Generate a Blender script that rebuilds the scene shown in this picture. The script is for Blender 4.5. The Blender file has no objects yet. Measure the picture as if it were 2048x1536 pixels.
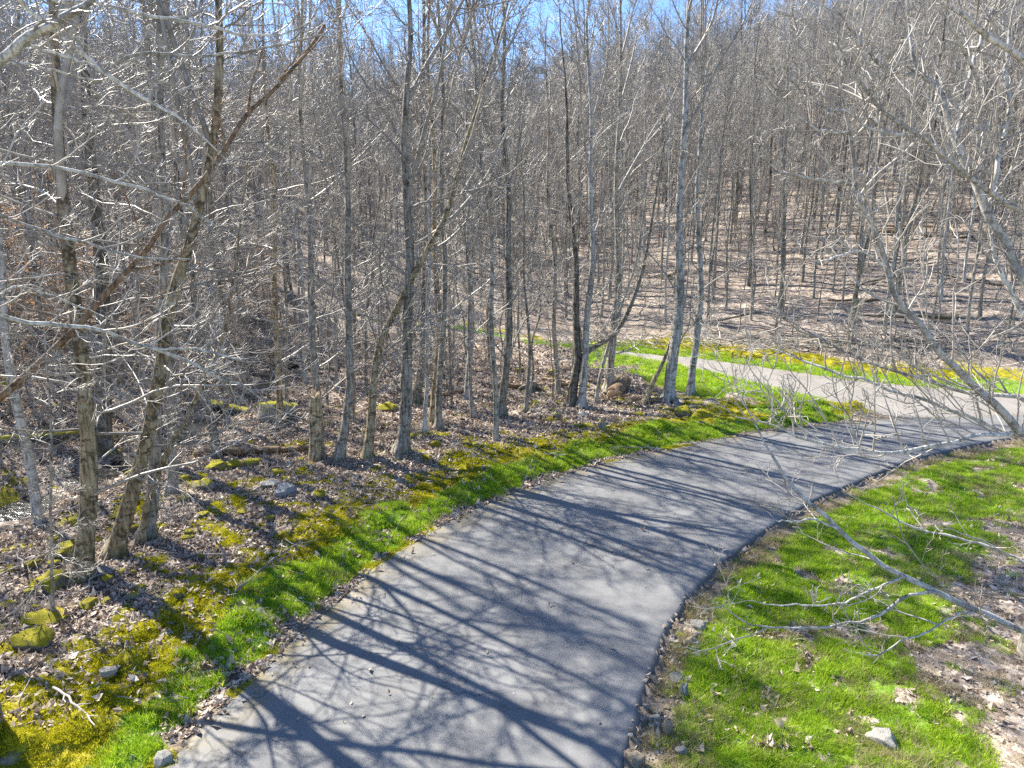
import bpy, math, random
import numpy as np
from mathutils import Vector

# ------------------------------------------------------------------ camera, sky, sun, exposure
SC = bpy.context.scene
COL = SC.collection
H = 5.2
PITCH = math.radians(12.0)
FPX = 1422.0
cam_data = bpy.data.cameras.new('camera')
cam_data.sensor_width = 36.0
cam_data.lens = 36.0 * FPX / 2048.0
cam_data.clip_end = 2000
cam = bpy.data.objects.new('camera', cam_data)
COL.objects.link(cam)
cam.location = (0, 0, H)
cam.rotation_euler = (math.radians(90) - PITCH, 0, 0)
SC.camera = cam

SUN_EL = math.radians(43)
SUN_AZ = (-0.76, 0.65)
SUN_V = Vector((SUN_AZ[0] * math.cos(SUN_EL), SUN_AZ[1] * math.cos(SUN_EL), math.sin(SUN_EL))).normalized()
sd = bpy.data.lights.new('sun', 'SUN')
sd.energy = 5.0
sd.angle = math.radians(0.5)
sd.color = (1.0, 0.94, 0.83)
sun = bpy.data.objects.new('sun', sd)
COL.objects.link(sun)
sun.rotation_euler = SUN_V.to_track_quat('Z', 'Y').to_euler()
W = bpy.data.worlds.new('World')
SC.world = W
W.use_nodes = True
wn = W.node_tree
bg = wn.nodes['Background']
sky = wn.nodes.new('ShaderNodeTexSky')
sky.sky_type = 'NISHITA'
sky.sun_disc = False
sky.sun_elevation = SUN_EL
sky.sun_rotation = math.atan2(SUN_AZ[0], SUN_AZ[1])
sky.altitude = 800
sky.air_density = 1.0
sky.dust_density = 0.1
sky.ozone_density = 2.0
tint = wn.nodes.new('ShaderNodeMix'); tint.data_type = 'RGBA'; tint.blend_type = 'MULTIPLY'
tint.inputs[0].default_value = 1.0
tint.inputs[7].default_value = (0.70, 0.82, 0.98, 1)
wn.links.new(sky.outputs[0], tint.inputs[6])
wn.links.new(tint.outputs[2], bg.inputs[0])
bg.inputs[1].default_value = 0.105
SC.view_settings.view_transform = 'Standard'
SC.view_settings.look = 'None'
SC.view_settings.exposure = 1.45
SC.view_settings.gamma = 1.0
SC.render.engine = 'CYCLES'
SC.cycles.use_denoising = False
SC.cycles.max_bounces = 5
SC.cycles.diffuse_bounces = 3
SC.cycles.glossy_bounces = 2
SC.cycles.transparent_max_bounces = 4
SC.cycles.caustics_reflective = False
SC.cycles.caustics_refractive = False
SC.cycles.sample_clamp_indirect = 4.0

rng = np.random.default_rng(11)
random.seed(5)


# ------------------------------------------------------------------ noise, picture rays
def _hash(i, j, s):
    n = (i.astype(np.int64) * 374761393 + j.astype(np.int64) * 668265263 + s * 974711) & 0x7fffffff
    n = ((n ^ (n >> 13)) * 1274126177) & 0x7fffffff
    n = n ^ (n >> 16)
    return (n & 0xffff) / 65535.0


def vnoise(x, y, s=0):
    x = np.asarray(x, float); y = np.asarray(y, float)
    i = np.floor(x).astype(np.int64); j = np.floor(y).astype(np.int64)
    fx = x - i; fy = y - j
    fx = fx * fx * (3 - 2 * fx); fy = fy * fy * (3 - 2 * fy)
    a = _hash(i, j, s); b = _hash(i + 1, j, s); c = _hash(i, j + 1, s); d = _hash(i + 1, j + 1, s)
    return (a * (1 - fx) + b * fx) * (1 - fy) + (c * (1 - fx) + d * fx) * fy


def fbm(x, y, s=0, o=3):
    t = 0; a = 1.0; n = 0
    for k in range(o):
        t = t + a * vnoise(np.asarray(x) * 2 ** k + 17.3 * k, np.asarray(y) * 2 ** k - 9.1 * k, s + k)
        n += a; a *= 0.5
    return t / n


def smooth(a, b, v):
    t = np.clip((v - a) / (b - a), 0, 1)
    return t * t * (3 - 2 * t)


def ray(u, v):
    x = (u - 1024) / FPX; y = -(v - 768) / FPX
    return np.array([x, math.cos(PITCH) + y * math.sin(PITCH), -math.sin(PITCH) + y * math.cos(PITCH)])


def flat(u, v, z=0.0):
    d = ray(u, v)
    t = (z - H) / d[2]
    return np.array([d[0] * t, d[1] * t])


def at_depth(u, v, Y):                 # point of that picture ray at ground distance Y
    d = ray(u, v)
    t = Y / d[1]
    return np.array([d[0] * t, Y, H + d[2] * t])


def optical(p):
    return p[1] * math.cos(PITCH) - (p[2] - H) * math.sin(PITCH)


# ------------------------------------------------------------------ road outlines on the ground
L1 = np.array([(-4.6, -12), (-4.35, -3), (-4.0, 2.5)] + [tuple(flat(*p)) for p in [
    (330, 1536), (440, 1430), (560, 1310), (640, 1240), (720, 1165), (800, 1105), (900, 1045), (1000, 1000),
    (1100, 960), (1200, 930), (1290, 908), (1400, 888), (1480, 872), (1560, 860), (1640, 850), (1720, 842),
    (1850, 836), (2048, 832), (2300, 832)]] + [(40, 21)])
R1 = np.array([(-0.2, -12), (0.05, -3), (0.5, 2.5)] + [tuple(flat(*p)) for p in [
    (1240, 1536), (1262, 1440), (1300, 1330), (1330, 1250), (1380, 1180), (1440, 1120), (1530, 1055), (1620, 1000),
    (1700, 965), (1800, 925), (1900, 897), (2048, 872), (2300, 858)]] + [(40, 17)])
N2 = np.array([(40, 20.5)] + [tuple(flat(*p)) for p in [
    (2300, 845), (2048, 843), (1900, 840), (1830, 837), (1765, 828), (1690, 811), (1600, 790), (1500, 765), (1400, 741), (1310, 724), (1210, 711), (1100, 703)]]
    + [(-2, 35.0), (-5, 36.0), (-8, 37.0)])
F2 = np.array([(40, 25)] + [tuple(flat(*p)) for p in [
    (2300, 815), (2048, 797), (1900, 785), (1800, 775), (1700, 765), (1600, 751), (1500, 737), (1400, 724), (1300, 714), (1210, 705), (1100, 697)]]
    + [(-2, 36.2), (-5, 36.7), (-8, 37.2)])


def resample(P, n):
    P = np.asarray(P, float)
    s = np.concatenate([[0], np.cumsum(np.linalg.norm(np.diff(P, axis=0), axis=1))])
    t = np.linspace(0, s[-1], n)
    return np.stack([np.interp(t, s, P[:, k]) for k in range(P.shape[1])], 1)


def catmull(P, n):
    P = np.asarray(P, float)
    Q = np.vstack([2 * P[0] - P[1], P, 2 * P[-1] - P[-2]])
    out = []
    for i in range(len(P) - 1):
        p0, p1, p2, p3 = Q[i:i + 4]
        for t in np.linspace(0, 1, 8, endpoint=False):
            out.append(0.5 * (2 * p1 + (p2 - p0) * t + (2 * p0 - 5 * p1 + 4 * p2 - p3) * t * t + (3 * p1 - p0 - 3 * p2 + p3) * t ** 3))
    out.append(P[-1])
    return resample(np.array(out), n)


L1 = catmull(L1, 70); R1 = catmull(R1, 70); N2 = catmull(N2, 60); F2 = catmull(F2, 60)


def dist_poly(x, y, P):
    best = np.full(x.shape, 1e9)
    for a, b in zip(P[:-1], P[1:]):
        d = b - a
        t = np.clip(((x - a[0]) * d[0] + (y - a[1]) * d[1]) / max(d @ d, 1e-9), 0, 1)
        best = np.minimum(best, (x - a[0] - t * d[0]) ** 2 + (y - a[1] - t * d[1]) ** 2)
    return np.sqrt(best)


def inside(x, y, P):
    r = np.zeros(x.shape, bool)
    for a, b in zip(P, np.roll(P, -1, axis=0)):
        c = (a[1] > y) != (b[1] > y)
        with np.errstate(divide='ignore', invalid='ignore'):
            xx = (b[0] - a[0]) * (y - a[1]) / (b[1] - a[1]) + a[0]
        r ^= c & (x < xx)
    return r


ROAD1 = np.vstack([L1, R1[::-1]])
ROAD2 = np.vstack([N2, F2[::-1]])
WEDGE = np.vstack([L1[L1[:, 1] > 9], N2[(N2[:, 0] > -2)]])   # grass between the two drives lies near here


def roadinfo(x, y):
    sh = np.shape(x)
    x = np.asarray(x, float).ravel(); y = np.asarray(y, float).ravel()
    far = y > 75
    I = dict(dl=np.full(x.shape, 99.), dr=np.full(x.shape, 99.), dn=np.full(x.shape, 99.), df=np.full(x.shape, 99.),
             in1=np.zeros(x.shape, bool), in2=np.zeros(x.shape, bool))
    m = ~far
    xm, ym = x[m], y[m]
    I['dl'][m] = dist_poly(xm, ym, L1); I['dr'][m] = dist_poly(xm, ym, R1)
    I['dn'][m] = dist_poly(xm, ym, N2); I['df'][m] = dist_poly(xm, ym, F2)
    I['in1'][m] = inside(xm, ym, ROAD1); I['in2'][m] = inside(xm, ym, ROAD2)
    I['left'] = (I['dl'] < I['dr'])
    I['beyond'] = I['df'] < I['dn']
    return {k: v.reshape(sh) for k, v in I.items()}


CREEK = catmull([flat(-420, 1090), flat(-120, 1030), flat(0, 1000), flat(60, 960), flat(150, 925), flat(240, 890), flat(330, 850), flat(420, 812), flat(480, 785), flat(530, 760), flat(540, 735), (-9, 34), (-13, 40)], 60)


def softplus(s, w):
    return w * np.logaddexp(0, s / w)


def ground_base(x, y):
    x = np.asarray(x, float); y = np.asarray(y, float)
    sR = 0.596 * (x - 13.3) + 0.803 * (y - 23.9) - 2.6
    az = np.arctan2(x, np.maximum(y, 1.0))
    zmax = 21 + 46 * smooth(0.02, 0.42, az)
    hr = softplus(sR, 1.6) * (0.33 + 0.04 * smooth(0.1, 0.5, az))
    hr = zmax * (1 - np.exp(-hr / zmax))
    sL = -(x + 12) * 0.85 + (y - 20) * 0.40
    hl = softplus(sL, 1.5) * 0.32
    hl = 21 * (1 - np.exp(-hl / 21))
    return hr + hl * (1 - 0.6 * smooth(0, 30, sR))


def terrain(x, y, info=None):
    x = np.asarray(x, float); y = np.asarray(y, float)
    I = info or roadinfo(x, y)
    g = ground_base(x, y)
    dmin = np.minimum(np.minimum(I['dl'], I['dr']), np.minimum(I['dn'], I['df']))
    inr = I['in1'] | I['in2']
    out = np.where(inr, 0, smooth(0.0, 1.2, dmin))
    b = (fbm(x * 0.35, y * 0.35, 3) - 0.5) * 0.55 + (fbm(x * 1.5, y * 1.5, 5) - 0.5) * 0.24 + (fbm(x * 5, y * 5, 8, 2) - 0.5) * 0.07
    near = 1 - smooth(40, 70, y)
    z = g + b * out * (0.4 + 0.6 * near) + (fbm(x * 0.06, y * 0.06, 21) - 0.5) * 3.0 * smooth(40, 90, y)
    left = I['left'] & ~inr & ~I['beyond']
    # moss bank heaves along the wood side
    mb = np.exp(-((I['dl'] - 1.4) / 0.8) ** 2) * left
    z = z + mb * (0.03 + 0.55 * np.maximum(0, fbm(x * 2.2, y * 2.2, 31, 3) - 0.45))
    # right verge drops below the asphalt
    right = (~I['left']) & ~inr & (y < 40)
    z = z - right * 0.105 * smooth(0.02, 0.14, I['dr']) * (1 - smooth(1.5, 6.0, I['dr']))
    z = z - right * 0.045 * np.clip(I['dr'] - 2, 0, 8)
    z = z + left * 0.34 * np.exp(-((I['dn'] - 0.9) / 0.6) ** 2) * (1 - smooth(3.0, 6.5, x))
    # gutter by the left edge
    z = z - left * 0.05 * np.exp(-((I['dl'] - 0.3) / 0.18) ** 2)
    dc = dist_poly(x.ravel(), y.ravel(), CREEK).reshape(x.shape)
    z = z - 0.42 * np.exp(-(dc / 1.2) ** 2) - 0.25 * np.exp(-(dc / 4.0) ** 2)
    z = np.where(inr, g - 0.09, z)
    return z


def tz(x, y):
    return float(terrain(np.array([x]), np.array([y]))[0])


def ground_hit(u, v):
    d = ray(u, v)
    t = np.linspace(4, 220, 5000) / d[1]
    X = d[0] * t; Y = d[1] * t; Z = H + d[2] * t
    T = terrain(X, Y)
    k = np.nonzero(Z <= T)[0]
    k = k[0] if len(k) else len(t) - 1
    return np.array([X[k], Y[k], T[k]])


def masks(x, y, I=None):
    """what grows where: grass, moss, bare soil; leaf litter is the rest"""
    I = I or roadinfo(x, y)
    inr = I['in1'] | I['in2']
    left = I['left'] & ~I['beyond'] & ~inr
    right = ~I['left'] & ~I['beyond'] & ~inr
    n1 = fbm(x * 0.9, y * 0.9, 41); n2 = fbm(x * 2.6, y * 2.6, 51); n3 = fbm(x * 0.3, y * 0.3, 61)
    tip = smooth(flat(1650, 835)[0], flat(1720, 830)[0], x + (n2 - .5) * 1.5)
    wed = left & (I['dn'] < 3.2) & (x > 3.0)
    dl = I['dl'] + (n1 - 0.5) * 1.5
    gr_l = smooth(0.22, 0.42, I['dl'] + (n2 - 0.5) * 0.5) * (1 - smooth(0.75, 1.35, dl)) * left
    gr_l = gr_l * smooth(0.14, 0.32, n2 + 0.2 * (n1 - .3))
    gr_l = np.maximum(gr_l, wed * smooth(0.3, 0.6, I['dl'] + (n2 - .5) * .4) * smooth(0.34, 0.50, n1 + 0.25 * (1 - smooth(0.5, 2.8, I['dn']))))
    mo_l = smooth(0.65, 1.2, dl) * (1 - smooth(1.65, 2.8, dl + (n2 - 0.5) * 2.2)) * left
    mo_l = np.maximum(mo_l, left * smooth(0.635, 0.70, n2 + 0.12 * n3 - 0.008 * np.clip(I['dl'], 0, 9)) * (1 - smooth(14, 30, y)))
    gr_r = smooth(0.35, 0.6, I['dr'] + (n2 - 0.5) * 0.5) * right
    gr_r = gr_r * (1 - smooth(2.5, 3.7, I['dr'] + (n1 - 0.5) * 2.8)) * smooth(0.36, 0.58, n2 + 0.30 * n1 - 0.05 * np.clip(I['dr'] - 1.0, 0, 3) + 0.08)
    bey = I['beyond'] & ~inr
    nar = 0.45 + 0.55 * smooth(1.5, 6.0, x)
    gr_b = bey * (1 - smooth(0.6 * nar, 1.8 * nar, I['df'] + (n2 - 0.5) * 1.2))
    mo_b = bey * smooth(0.4, 1.2, I['df'] + (n2 - .5)) * (1 - smooth(1.8 * nar, 3.0 * nar, I['df'] + (n1 - 0.5) * 1.6))
    near_n = left & ~wed & (I['dn'] < 2.2)
    gr_b = np.maximum(gr_b, near_n * (1 - smooth(0.8 * nar, 2.0 * nar, I['dn'] + (n2 - 0.5) * 1.2)) * smooth(.25, .42, n2 + .25 * nar))
    gr_l = gr_l * (1 - tip * left); gr_b = gr_b * np.where(left, 1 - tip, 1)
    grass = np.clip(gr_l + gr_r + gr_b, 0, 1)
    moss = np.clip(np.maximum(mo_l, mo_b), 0, 1) * (1 - 0.8 * grass)
    dirt = np.clip(left * tip + left * (1 - smooth(0.26, 0.52, I['dl'] + (n2 - 0.5) * 0.4)) +
                   right * (1 - smooth(0.3, 0.6, I['dr'] + (n2 - 0.5) * 0.4)) * 0.9 +
                   right * smooth(0.58, 0.66, n1 + 0.1 * smooth(2.5, 4.5, I['dr'])) * smooth(2.0, 3.5, I['dr']) * 0.8 +
                   bey * smooth(2.2, 3.0, I['df']) * (1 - smooth(4, 6.5, I['df'])) * 0.5, 0, 1) * (1 - grass)
    return grass, moss, dirt


# ------------------------------------------------------------------ materials
def mat(name, rough=0.8, spec=0.3):
    m = bpy.data.materials.new(name)
    m.use_nodes = True
    nt = m.node_tree
    b = nt.nodes['Principled BSDF']
    b.inputs['Roughness'].default_value = rough
    b.inputs['Specular IOR Level'].default_value = spec
    return m, nt, b


def N(nt, t, **kw):
    n = nt.nodes.new(t)
    for k, v in kw.items():
        if k in n.inputs:
            n.inputs[k].default_value = v
        else:
            setattr(n, k, v)
    return n


def noise(nt, co, scale, detail=4, rough=0.6, dist=0.0):
    n = N(nt, 'ShaderNodeTexNoise', Scale=scale, Detail=detail, Roughness=rough, Distortion=dist)
    if co is not None:
        nt.links.new(co, n.inputs['Vector'])
    return n.outputs['Fac']


def ramp(nt, fac, stops, interp='LINEAR'):
    r = nt.nodes.new('ShaderNodeValToRGB')
    r.color_ramp.interpolation = interp
    e = r.color_ramp.elements
    while len(e) < len(stops):
        e.new(0.5)
    for q, (p, c) in zip(e, stops):
        q.position = p
        q.color = (c[0], c[1], c[2], 1) if not np.isscalar(c) else (c, c, c, 1)
    nt.links.new(fac, r.inputs[0])
    return r.outputs[0]


def mix(nt, fac, a, b, mode='MIX'):
    n = nt.nodes.new('ShaderNodeMix')
    n.data_type = 'RGBA'
    n.blend_type = mode
    for s, v in ((n.inputs[0], fac), (n.inputs[6], a), (n.inputs[7], b)):
        if hasattr(v, 'is_linked'):
            nt.links.new(v, s)
        elif np.isscalar(v):
            s.default_value = v
        else:
            s.default_value = (*v, 1)
    return n.outputs[2]


def math_(nt, op, a, b=None, c=None):
    n = nt.nodes.new('ShaderNodeMath')
    n.operation = op
    for s, v in zip(n.inputs, (a, b, c)):
        if v is None:
            continue
        if hasattr(v, 'is_linked'):
            nt.links.new(v, s)
        else:
            s.default_value = v
    return n.outputs[0]


def bump(nt, b, h, strength=0.4, dist=0.02):
    n = N(nt, 'ShaderNodeBump', Strength=strength, Distance=dist)
    nt.links.new(h, n.inputs['Height'])
    nt.links.new(n.outputs[0], b.inputs['Normal'])


def texco(nt, which='Object', scale=None):
    c = nt.nodes.new('ShaderNodeTexCoord').outputs[which]
    if scale:
        mp = nt.nodes.new('ShaderNodeMapping')
        mp.inputs['Scale'].default_value = scale
        nt.links.new(c, mp.inputs[0])
        return mp.outputs[0]
    return c


def attr(nt, name):
    a = nt.nodes.new('ShaderNodeAttribute')
    a.attribute_name = name
    return a


def bark(name, dark, mid, light, moss=0.5, blotch=0.5):
    m, nt, b = mat(name, 0.75, 0.35)
    co = texco(nt, 'Object')
    st = texco(nt, 'Object', (9, 9, 1.3))
    bands = texco(nt, 'Object', (3, 3, 16))
    oi = nt.nodes.new('ShaderNodeObjectInfo').outputs['Random']
    n1 = noise(nt, st, 2.2, 6, 0.65)
    c = ramp(nt, n1, [(0.36, dark), (0.48, mid), (0.62, light)])
    n2 = noise(nt, co, 5.0, 5, 0.7, 0.6)
    c = mix(nt, ramp(nt, n2, [(0.50, 0.0), (0.58, blotch)]), c, tuple(0.35 * v for v in dark))
    n4 = noise(nt, bands, 1.0, 3, 0.6)
    c = mix(nt, ramp(nt, n4, [(0.56, 0.0), (0.66, 0.7)]), c, tuple(0.55 * v for v in dark))
    n3 = noise(nt, co, 11.0, 3, 0.6)
    c = mix(nt, ramp(nt, n3, [(0.58, 0.0), (0.64, 0.55)]), c, (0.44, 0.45, 0.38))
    sep = nt.nodes.new('ShaderNodeSeparateXYZ')
    nt.links.new(co, sep.inputs[0])
    hz = math_(nt, 'MULTIPLY_ADD', sep.outputs[2], -0.9, 1.0)
    mo = math_(nt, 'MULTIPLY', math_(nt, 'MAXIMUM', hz, 0.12), ramp(nt, noise(nt, co, 4.0, 5, 0.7), [(0.48, 0.0), (0.62, 1.0)]))
    c = mix(nt, math_(nt, 'MULTIPLY', mo, moss), c, (0.13, 0.14, 0.02))
    val = math_(nt, 'MULTIPLY_ADD', oi, 0.5, 0.75)
    c = mix(nt, 1.0, c, val, 'MULTIPLY')
    nt.links.new(c, b.inputs['Base Color'])
    bump(nt, b, math_(nt, 'ADD', n1, math_(nt, 'MULTIPLY', n2, 0.6)), 0.7, 0.03)
    return m


def simple(name, stops, scale=8, rough=0.7, spec=0.3, vary=0.4, bmp=0.3, bd=0.01):
    m, nt, b = mat(name, rough, spec)
    co = texco(nt)
    n = noise(nt, co, scale, 5, 0.65)
    c = ramp(nt, n, stops)
    oi = nt.nodes.new('ShaderNodeObjectInfo').outputs['Random']
    c = mix(nt, 1.0, c, math_(nt, 'MULTIPLY_ADD', oi, vary, 1 - vary / 2), 'MULTIPLY')
    nt.links.new(c, b.inputs['Base Color'])
    bump(nt, b, n, bmp, bd)
    return m


B_TAN = bark('tan_bark', (0.13, 0.095, 0.055), (0.31, 0.24, 0.145), (0.52, 0.43, 0.28), 0.6, 0.8)
B_GREY = bark('grey_bark', (0.11, 0.098, 0.083), (0.285, 0.255, 0.215), (0.46, 0.425, 0.37), 0.5, 0.6)
B_PALE = bark('pale_bark', (0.22, 0.215, 0.20), (0.42, 0.41, 0.385), (0.58, 0.57, 0.53), 0.25, 0.7)
B_DARK = bark('dark_bark', (0.07, 0.06, 0.05), (0.18, 0.157, 0.13), (0.32, 0.29, 0.245), 0.6, 0.6)
B_DEAD = bark('dead_wood', (0.11, 0.062, 0.034), (0.27, 0.165, 0.095), (0.42, 0.28, 0.17), 0.3, 0.3)
TWIG = simple('twig_bark', [(0.3, (0.20, 0.175, 0.145)), (0.55, (0.38, 0.345, 0.30)), (0.75, (0.56, 0.52, 0.47))], 6, 0.5, 0.6, 0.5, 0.1)
LIMB = bark('limb_bark', (0.24, 0.22, 0.19), (0.50, 0.475, 0.43), (0.70, 0.675, 0.62), 0.0, 0.5)
STICK = simple('fallen_stick', [(0.3, (0.2, 0.17, 0.14)), (0.7, (0.52, 0.47, 0.42))], 5, 0.7, 0.3, 0.5, 0.2)
FARTREE = simple('far_bark', [(0.3, (0.16, 0.145, 0.13)), (0.55, (0.30, 0.275, 0.25)), (0.75, (0.45, 0.42, 0.39))], 2.0, 0.7, 0.4, 0.6, 0.1)
CUT = simple('cut_wood', [(0.3, (0.55, 0.40, 0.24)), (0.7, (0.78, 0.64, 0.46))], 20, 0.7, 0.2, 0.1, 0.2)


def leafmat(name, stops, trans=0.3):
    m, nt, b = mat(name, 0.55, 0.35)
    a = attr(nt, 'tone')
    c = ramp(nt, a.outputs['Fac'], stops)
    nt.links.new(c, b.inputs['Base Color'])
    if trans:
        t = N(nt, 'ShaderNodeBsdfTranslucent')
        nt.links.new(c, t.inputs[0])
        ms = nt.nodes.new('ShaderNodeMixShader')
        ms.inputs[0].default_value = trans
        nt.links.new(b.outputs[0], ms.inputs[1]); nt.links.new(t.outputs[0], ms.inputs[2])
        nt.links.new(ms.outputs[0], nt.nodes['Material Output'].inputs[0])
    return m


LEAF = leafmat('dead_leaf', [(0, (0.10, 0.07, 0.055)), (0.3, (0.27, 0.20, 0.145)), (0.6, (0.47, 0.38, 0.295)), (0.85, (0.60, 0.51, 0.42)), (1, (0.72, 0.65, 0.56))], 0.15)
BEECH = leafmat('beech_leaf', [(0, (0.30, 0.13, 0.035)), (0.5, (0.52, 0.27, 0.09)), (1, (0.66, 0.43, 0.2))], 0.4)


def blademat(name, stops):
    m, nt, b = mat(name, 0.5, 0.3)
    oi = nt.nodes.new('ShaderNodeObjectInfo').outputs['Random']
    t = attr(nt, 'tone').outputs['Fac']
    f = math_(nt, 'ADD', math_(nt, 'MULTIPLY', oi, 0.55), math_(nt, 'MULTIPLY', t, 0.45))
    c = ramp(nt, f, stops)
    nt.links.new(c, b.inputs['Base Color'])
    tr = N(nt, 'ShaderNodeBsdfTranslucent')
    nt.links.new(c, tr.inputs[0])
    ms = nt.nodes.new('ShaderNodeMixShader')
    ms.inputs[0].default_value = 0.45
    nt.links.new(b.outputs[0], ms.inputs[1]); nt.links.new(tr.outputs[0], ms.inputs[2])
    nt.links.new(ms.outputs[0], nt.nodes['Material Output'].inputs[0])
    return m


GRASS = blademat('grass_blade', [(0.1, (0.12, 0.25, 0.015)), (0.4, (0.31, 0.50, 0.025)), (0.7, (0.50, 0.64, 0.04)), (0.95, (0.62, 0.62, 0.2))])
DRYGRASS = blademat('dry_grass_blade', [(0.1, (0.22, 0.19, 0.09)), (0.5, (0.42, 0.36, 0.2)), (0.9, (0.58, 0.5, 0.33))])
MOSS = blademat('moss_tuft', [(0.1, (0.15, 0.15, 0.008)), (0.35, (0.36, 0.37, 0.015)), (0.7, (0.62, 0.58, 0.03)), (0.95, (0.48, 0.38, 0.04))])

# terrain
GROUND, nt, b = mat('woodland_floor', 0.85, 0.25)
geo = nt.nodes.new('ShaderNodeNewGeometry').outputs['Position']
v1 = N(nt, 'ShaderNodeTexVoronoi', Scale=15.0, Randomness=1.0); nt.links.new(geo, v1.inputs['Vector'])
v2 = N(nt, 'ShaderNodeTexVoronoi', Scale=7.0); nt.links.new(geo, v2.inputs['Vector'])
sp = nt.nodes.new('ShaderNodeSeparateColor'); nt.links.new(v1.outputs['Color'], sp.inputs[0])
sp2 = nt.nodes.new('ShaderNodeSeparateColor'); nt.links.new(v2.outputs['Color'], sp2.inputs[0])
lf = math_(nt, 'ADD', math_(nt, 'MULTIPLY', sp.outputs[0], 0.6), math_(nt, 'MULTIPLY', sp2.outputs[0], 0.4))
leafc = ramp(nt, lf, [(0.1, (0.10, 0.07, 0.055)), (0.4, (0.28, 0.225, 0.178)), (0.7, (0.47, 0.40, 0.33)), (0.95, (0.60, 0.53, 0.455))])
big = noise(nt, geo, 0.35, 5, 0.65)
leafc = mix(nt, ramp(nt, big, [(0.40, 0.0), (0.68, 0.45)]), leafc, (0.27, 0.215, 0.175))
gn = noise(nt, geo, 9.0, 5, 0.7)
grassc = ramp(nt, gn, [(0.3, (0.07, 0.13, 0.012)), (0.5, (0.17, 0.30, 0.02)), (0.7, (0.28, 0.36, 0.07))])
mn = noise(nt, geo, 4.0, 6, 0.75)
mossc = ramp(nt, mn, [(0.3, (0.09, 0.09, 0.01)), (0.45, (0.26, 0.24, 0.015)), (0.6, (0.44, 0.37, 0.02)), (0.75, (0.32, 0.24, 0.04))])
dn = noise(nt, geo, 14.0, 6, 0.75)
dirtc = ramp(nt, dn, [(0.3, (0.08, 0.066, 0.052)), (0.5, (0.24, 0.19, 0.14)), (0.7, (0.42, 0.35, 0.27))])
fine = noise(nt, geo, 7.0, 5, 0.75)


def msk(name):
    a = attr(nt, name).outputs['Fac']
    s = math_(nt, 'ADD', a, math_(nt, 'MULTIPLY_ADD', fine, 1.2, -0.6))
    return ramp(nt, s, [(0.38, 0.0), (0.62, 1.0)])


c = mix(nt, msk('dirt'), leafc, dirtc)
c = mix(nt, msk('moss'), c, mossc)
c = mix(nt, msk('grass'), c, grassc)
nt.links.new(c, b.inputs['Base Color'])
hh = math_(nt, 'ADD', math_(nt, 'MULTIPLY', sp.outputs[0], 0.5), fine)
bump(nt, b, hh, 0.9, 0.05)


def asphalt(name, lo, hi, stain):
    m, nt, b = mat(name, 0.62, 0.45)
    p = nt.nodes.new('ShaderNodeNewGeometry').outputs['Position']
    f = noise(nt, p, 90.0, 3, 0.8)
    g = noise(nt, p, 1.1, 5, 0.6)
    k = noise(nt, p, 260.0, 2, 0.5)
    c = ramp(nt, f, [(0.32, lo), (0.68, hi)])
    c = mix(nt, ramp(nt, g, [(0.35, 0.0), (0.7, 0.6)]), c, tuple(0.70 * v for v in lo))
    c = mix(nt, ramp(nt, k, [(0.70, 0.0), (0.76, 0.8)]), c, (0.5, 0.5, 0.5))
    e = attr(nt, 'edge').outputs['Fac']
    n = noise(nt, p, 3.0, 6, 0.75)
    s = math_(nt, 'MULTIPLY', e, ramp(nt, n, [(0.42, 0.0), (0.60, 1.0)]))
    c = mix(nt, math_(nt, 'MULTIPLY', s, 0.75), c, stain)
    d = noise(nt, p, 7.0, 6, 0.8)
    c = mix(nt, math_(nt, 'MULTIPLY', e, ramp(nt, d, [(0.52, 0.0), (0.66, 0.5)])), c, (0.06, 0.05, 0.04))
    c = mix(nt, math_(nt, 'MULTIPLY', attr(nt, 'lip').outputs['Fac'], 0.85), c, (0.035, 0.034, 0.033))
    vo = N(nt, 'ShaderNodeTexVoronoi', Scale=0.55, feature='DISTANCE_TO_EDGE')
    wp = nt.nodes.new('ShaderNodeVectorMath'); wp.operation = 'ADD'
    nz = N(nt, 'ShaderNodeTexNoise', Scale=1.7, Detail=6.0)
    nt.links.new(p, nz.inputs['Vector']); nt.links.new(p, wp.inputs[0]); nt.links.new(nz.outputs['Color'], wp.inputs[1])
    nt.links.new(wp.outputs[0], vo.inputs['Vector'])
    cr = math_(nt, 'MULTIPLY', ramp(nt, vo.outputs['Distance'], [(0.0, 1.0), (0.012, 0.0)]), ramp(nt, noise(nt, p, 0.5, 2), [(0.46, 0.0), (0.56, 0.7)]))
    c = mix(nt, cr, c, (0.04, 0.04, 0.04))
    nt.links.new(c, b.inputs['Base Color'])
    bump(nt, b, f, 0.5, 0.008)
    return m


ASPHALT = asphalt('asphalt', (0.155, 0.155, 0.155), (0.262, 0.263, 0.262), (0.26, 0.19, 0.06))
OLDROAD = asphalt('old_pale_asphalt', (0.24, 0.222, 0.20), (0.36, 0.335, 0.305), (0.25, 0.2, 0.12))
WATER, nt, b = mat('creek_water', 0.22, 0.6)
b.inputs['Base Color'].default_value = (0.03, 0.03, 0.025, 1)
bump(nt, b, noise(nt, texco(nt), 6.0, 4), 0.6, 0.05)


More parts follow.
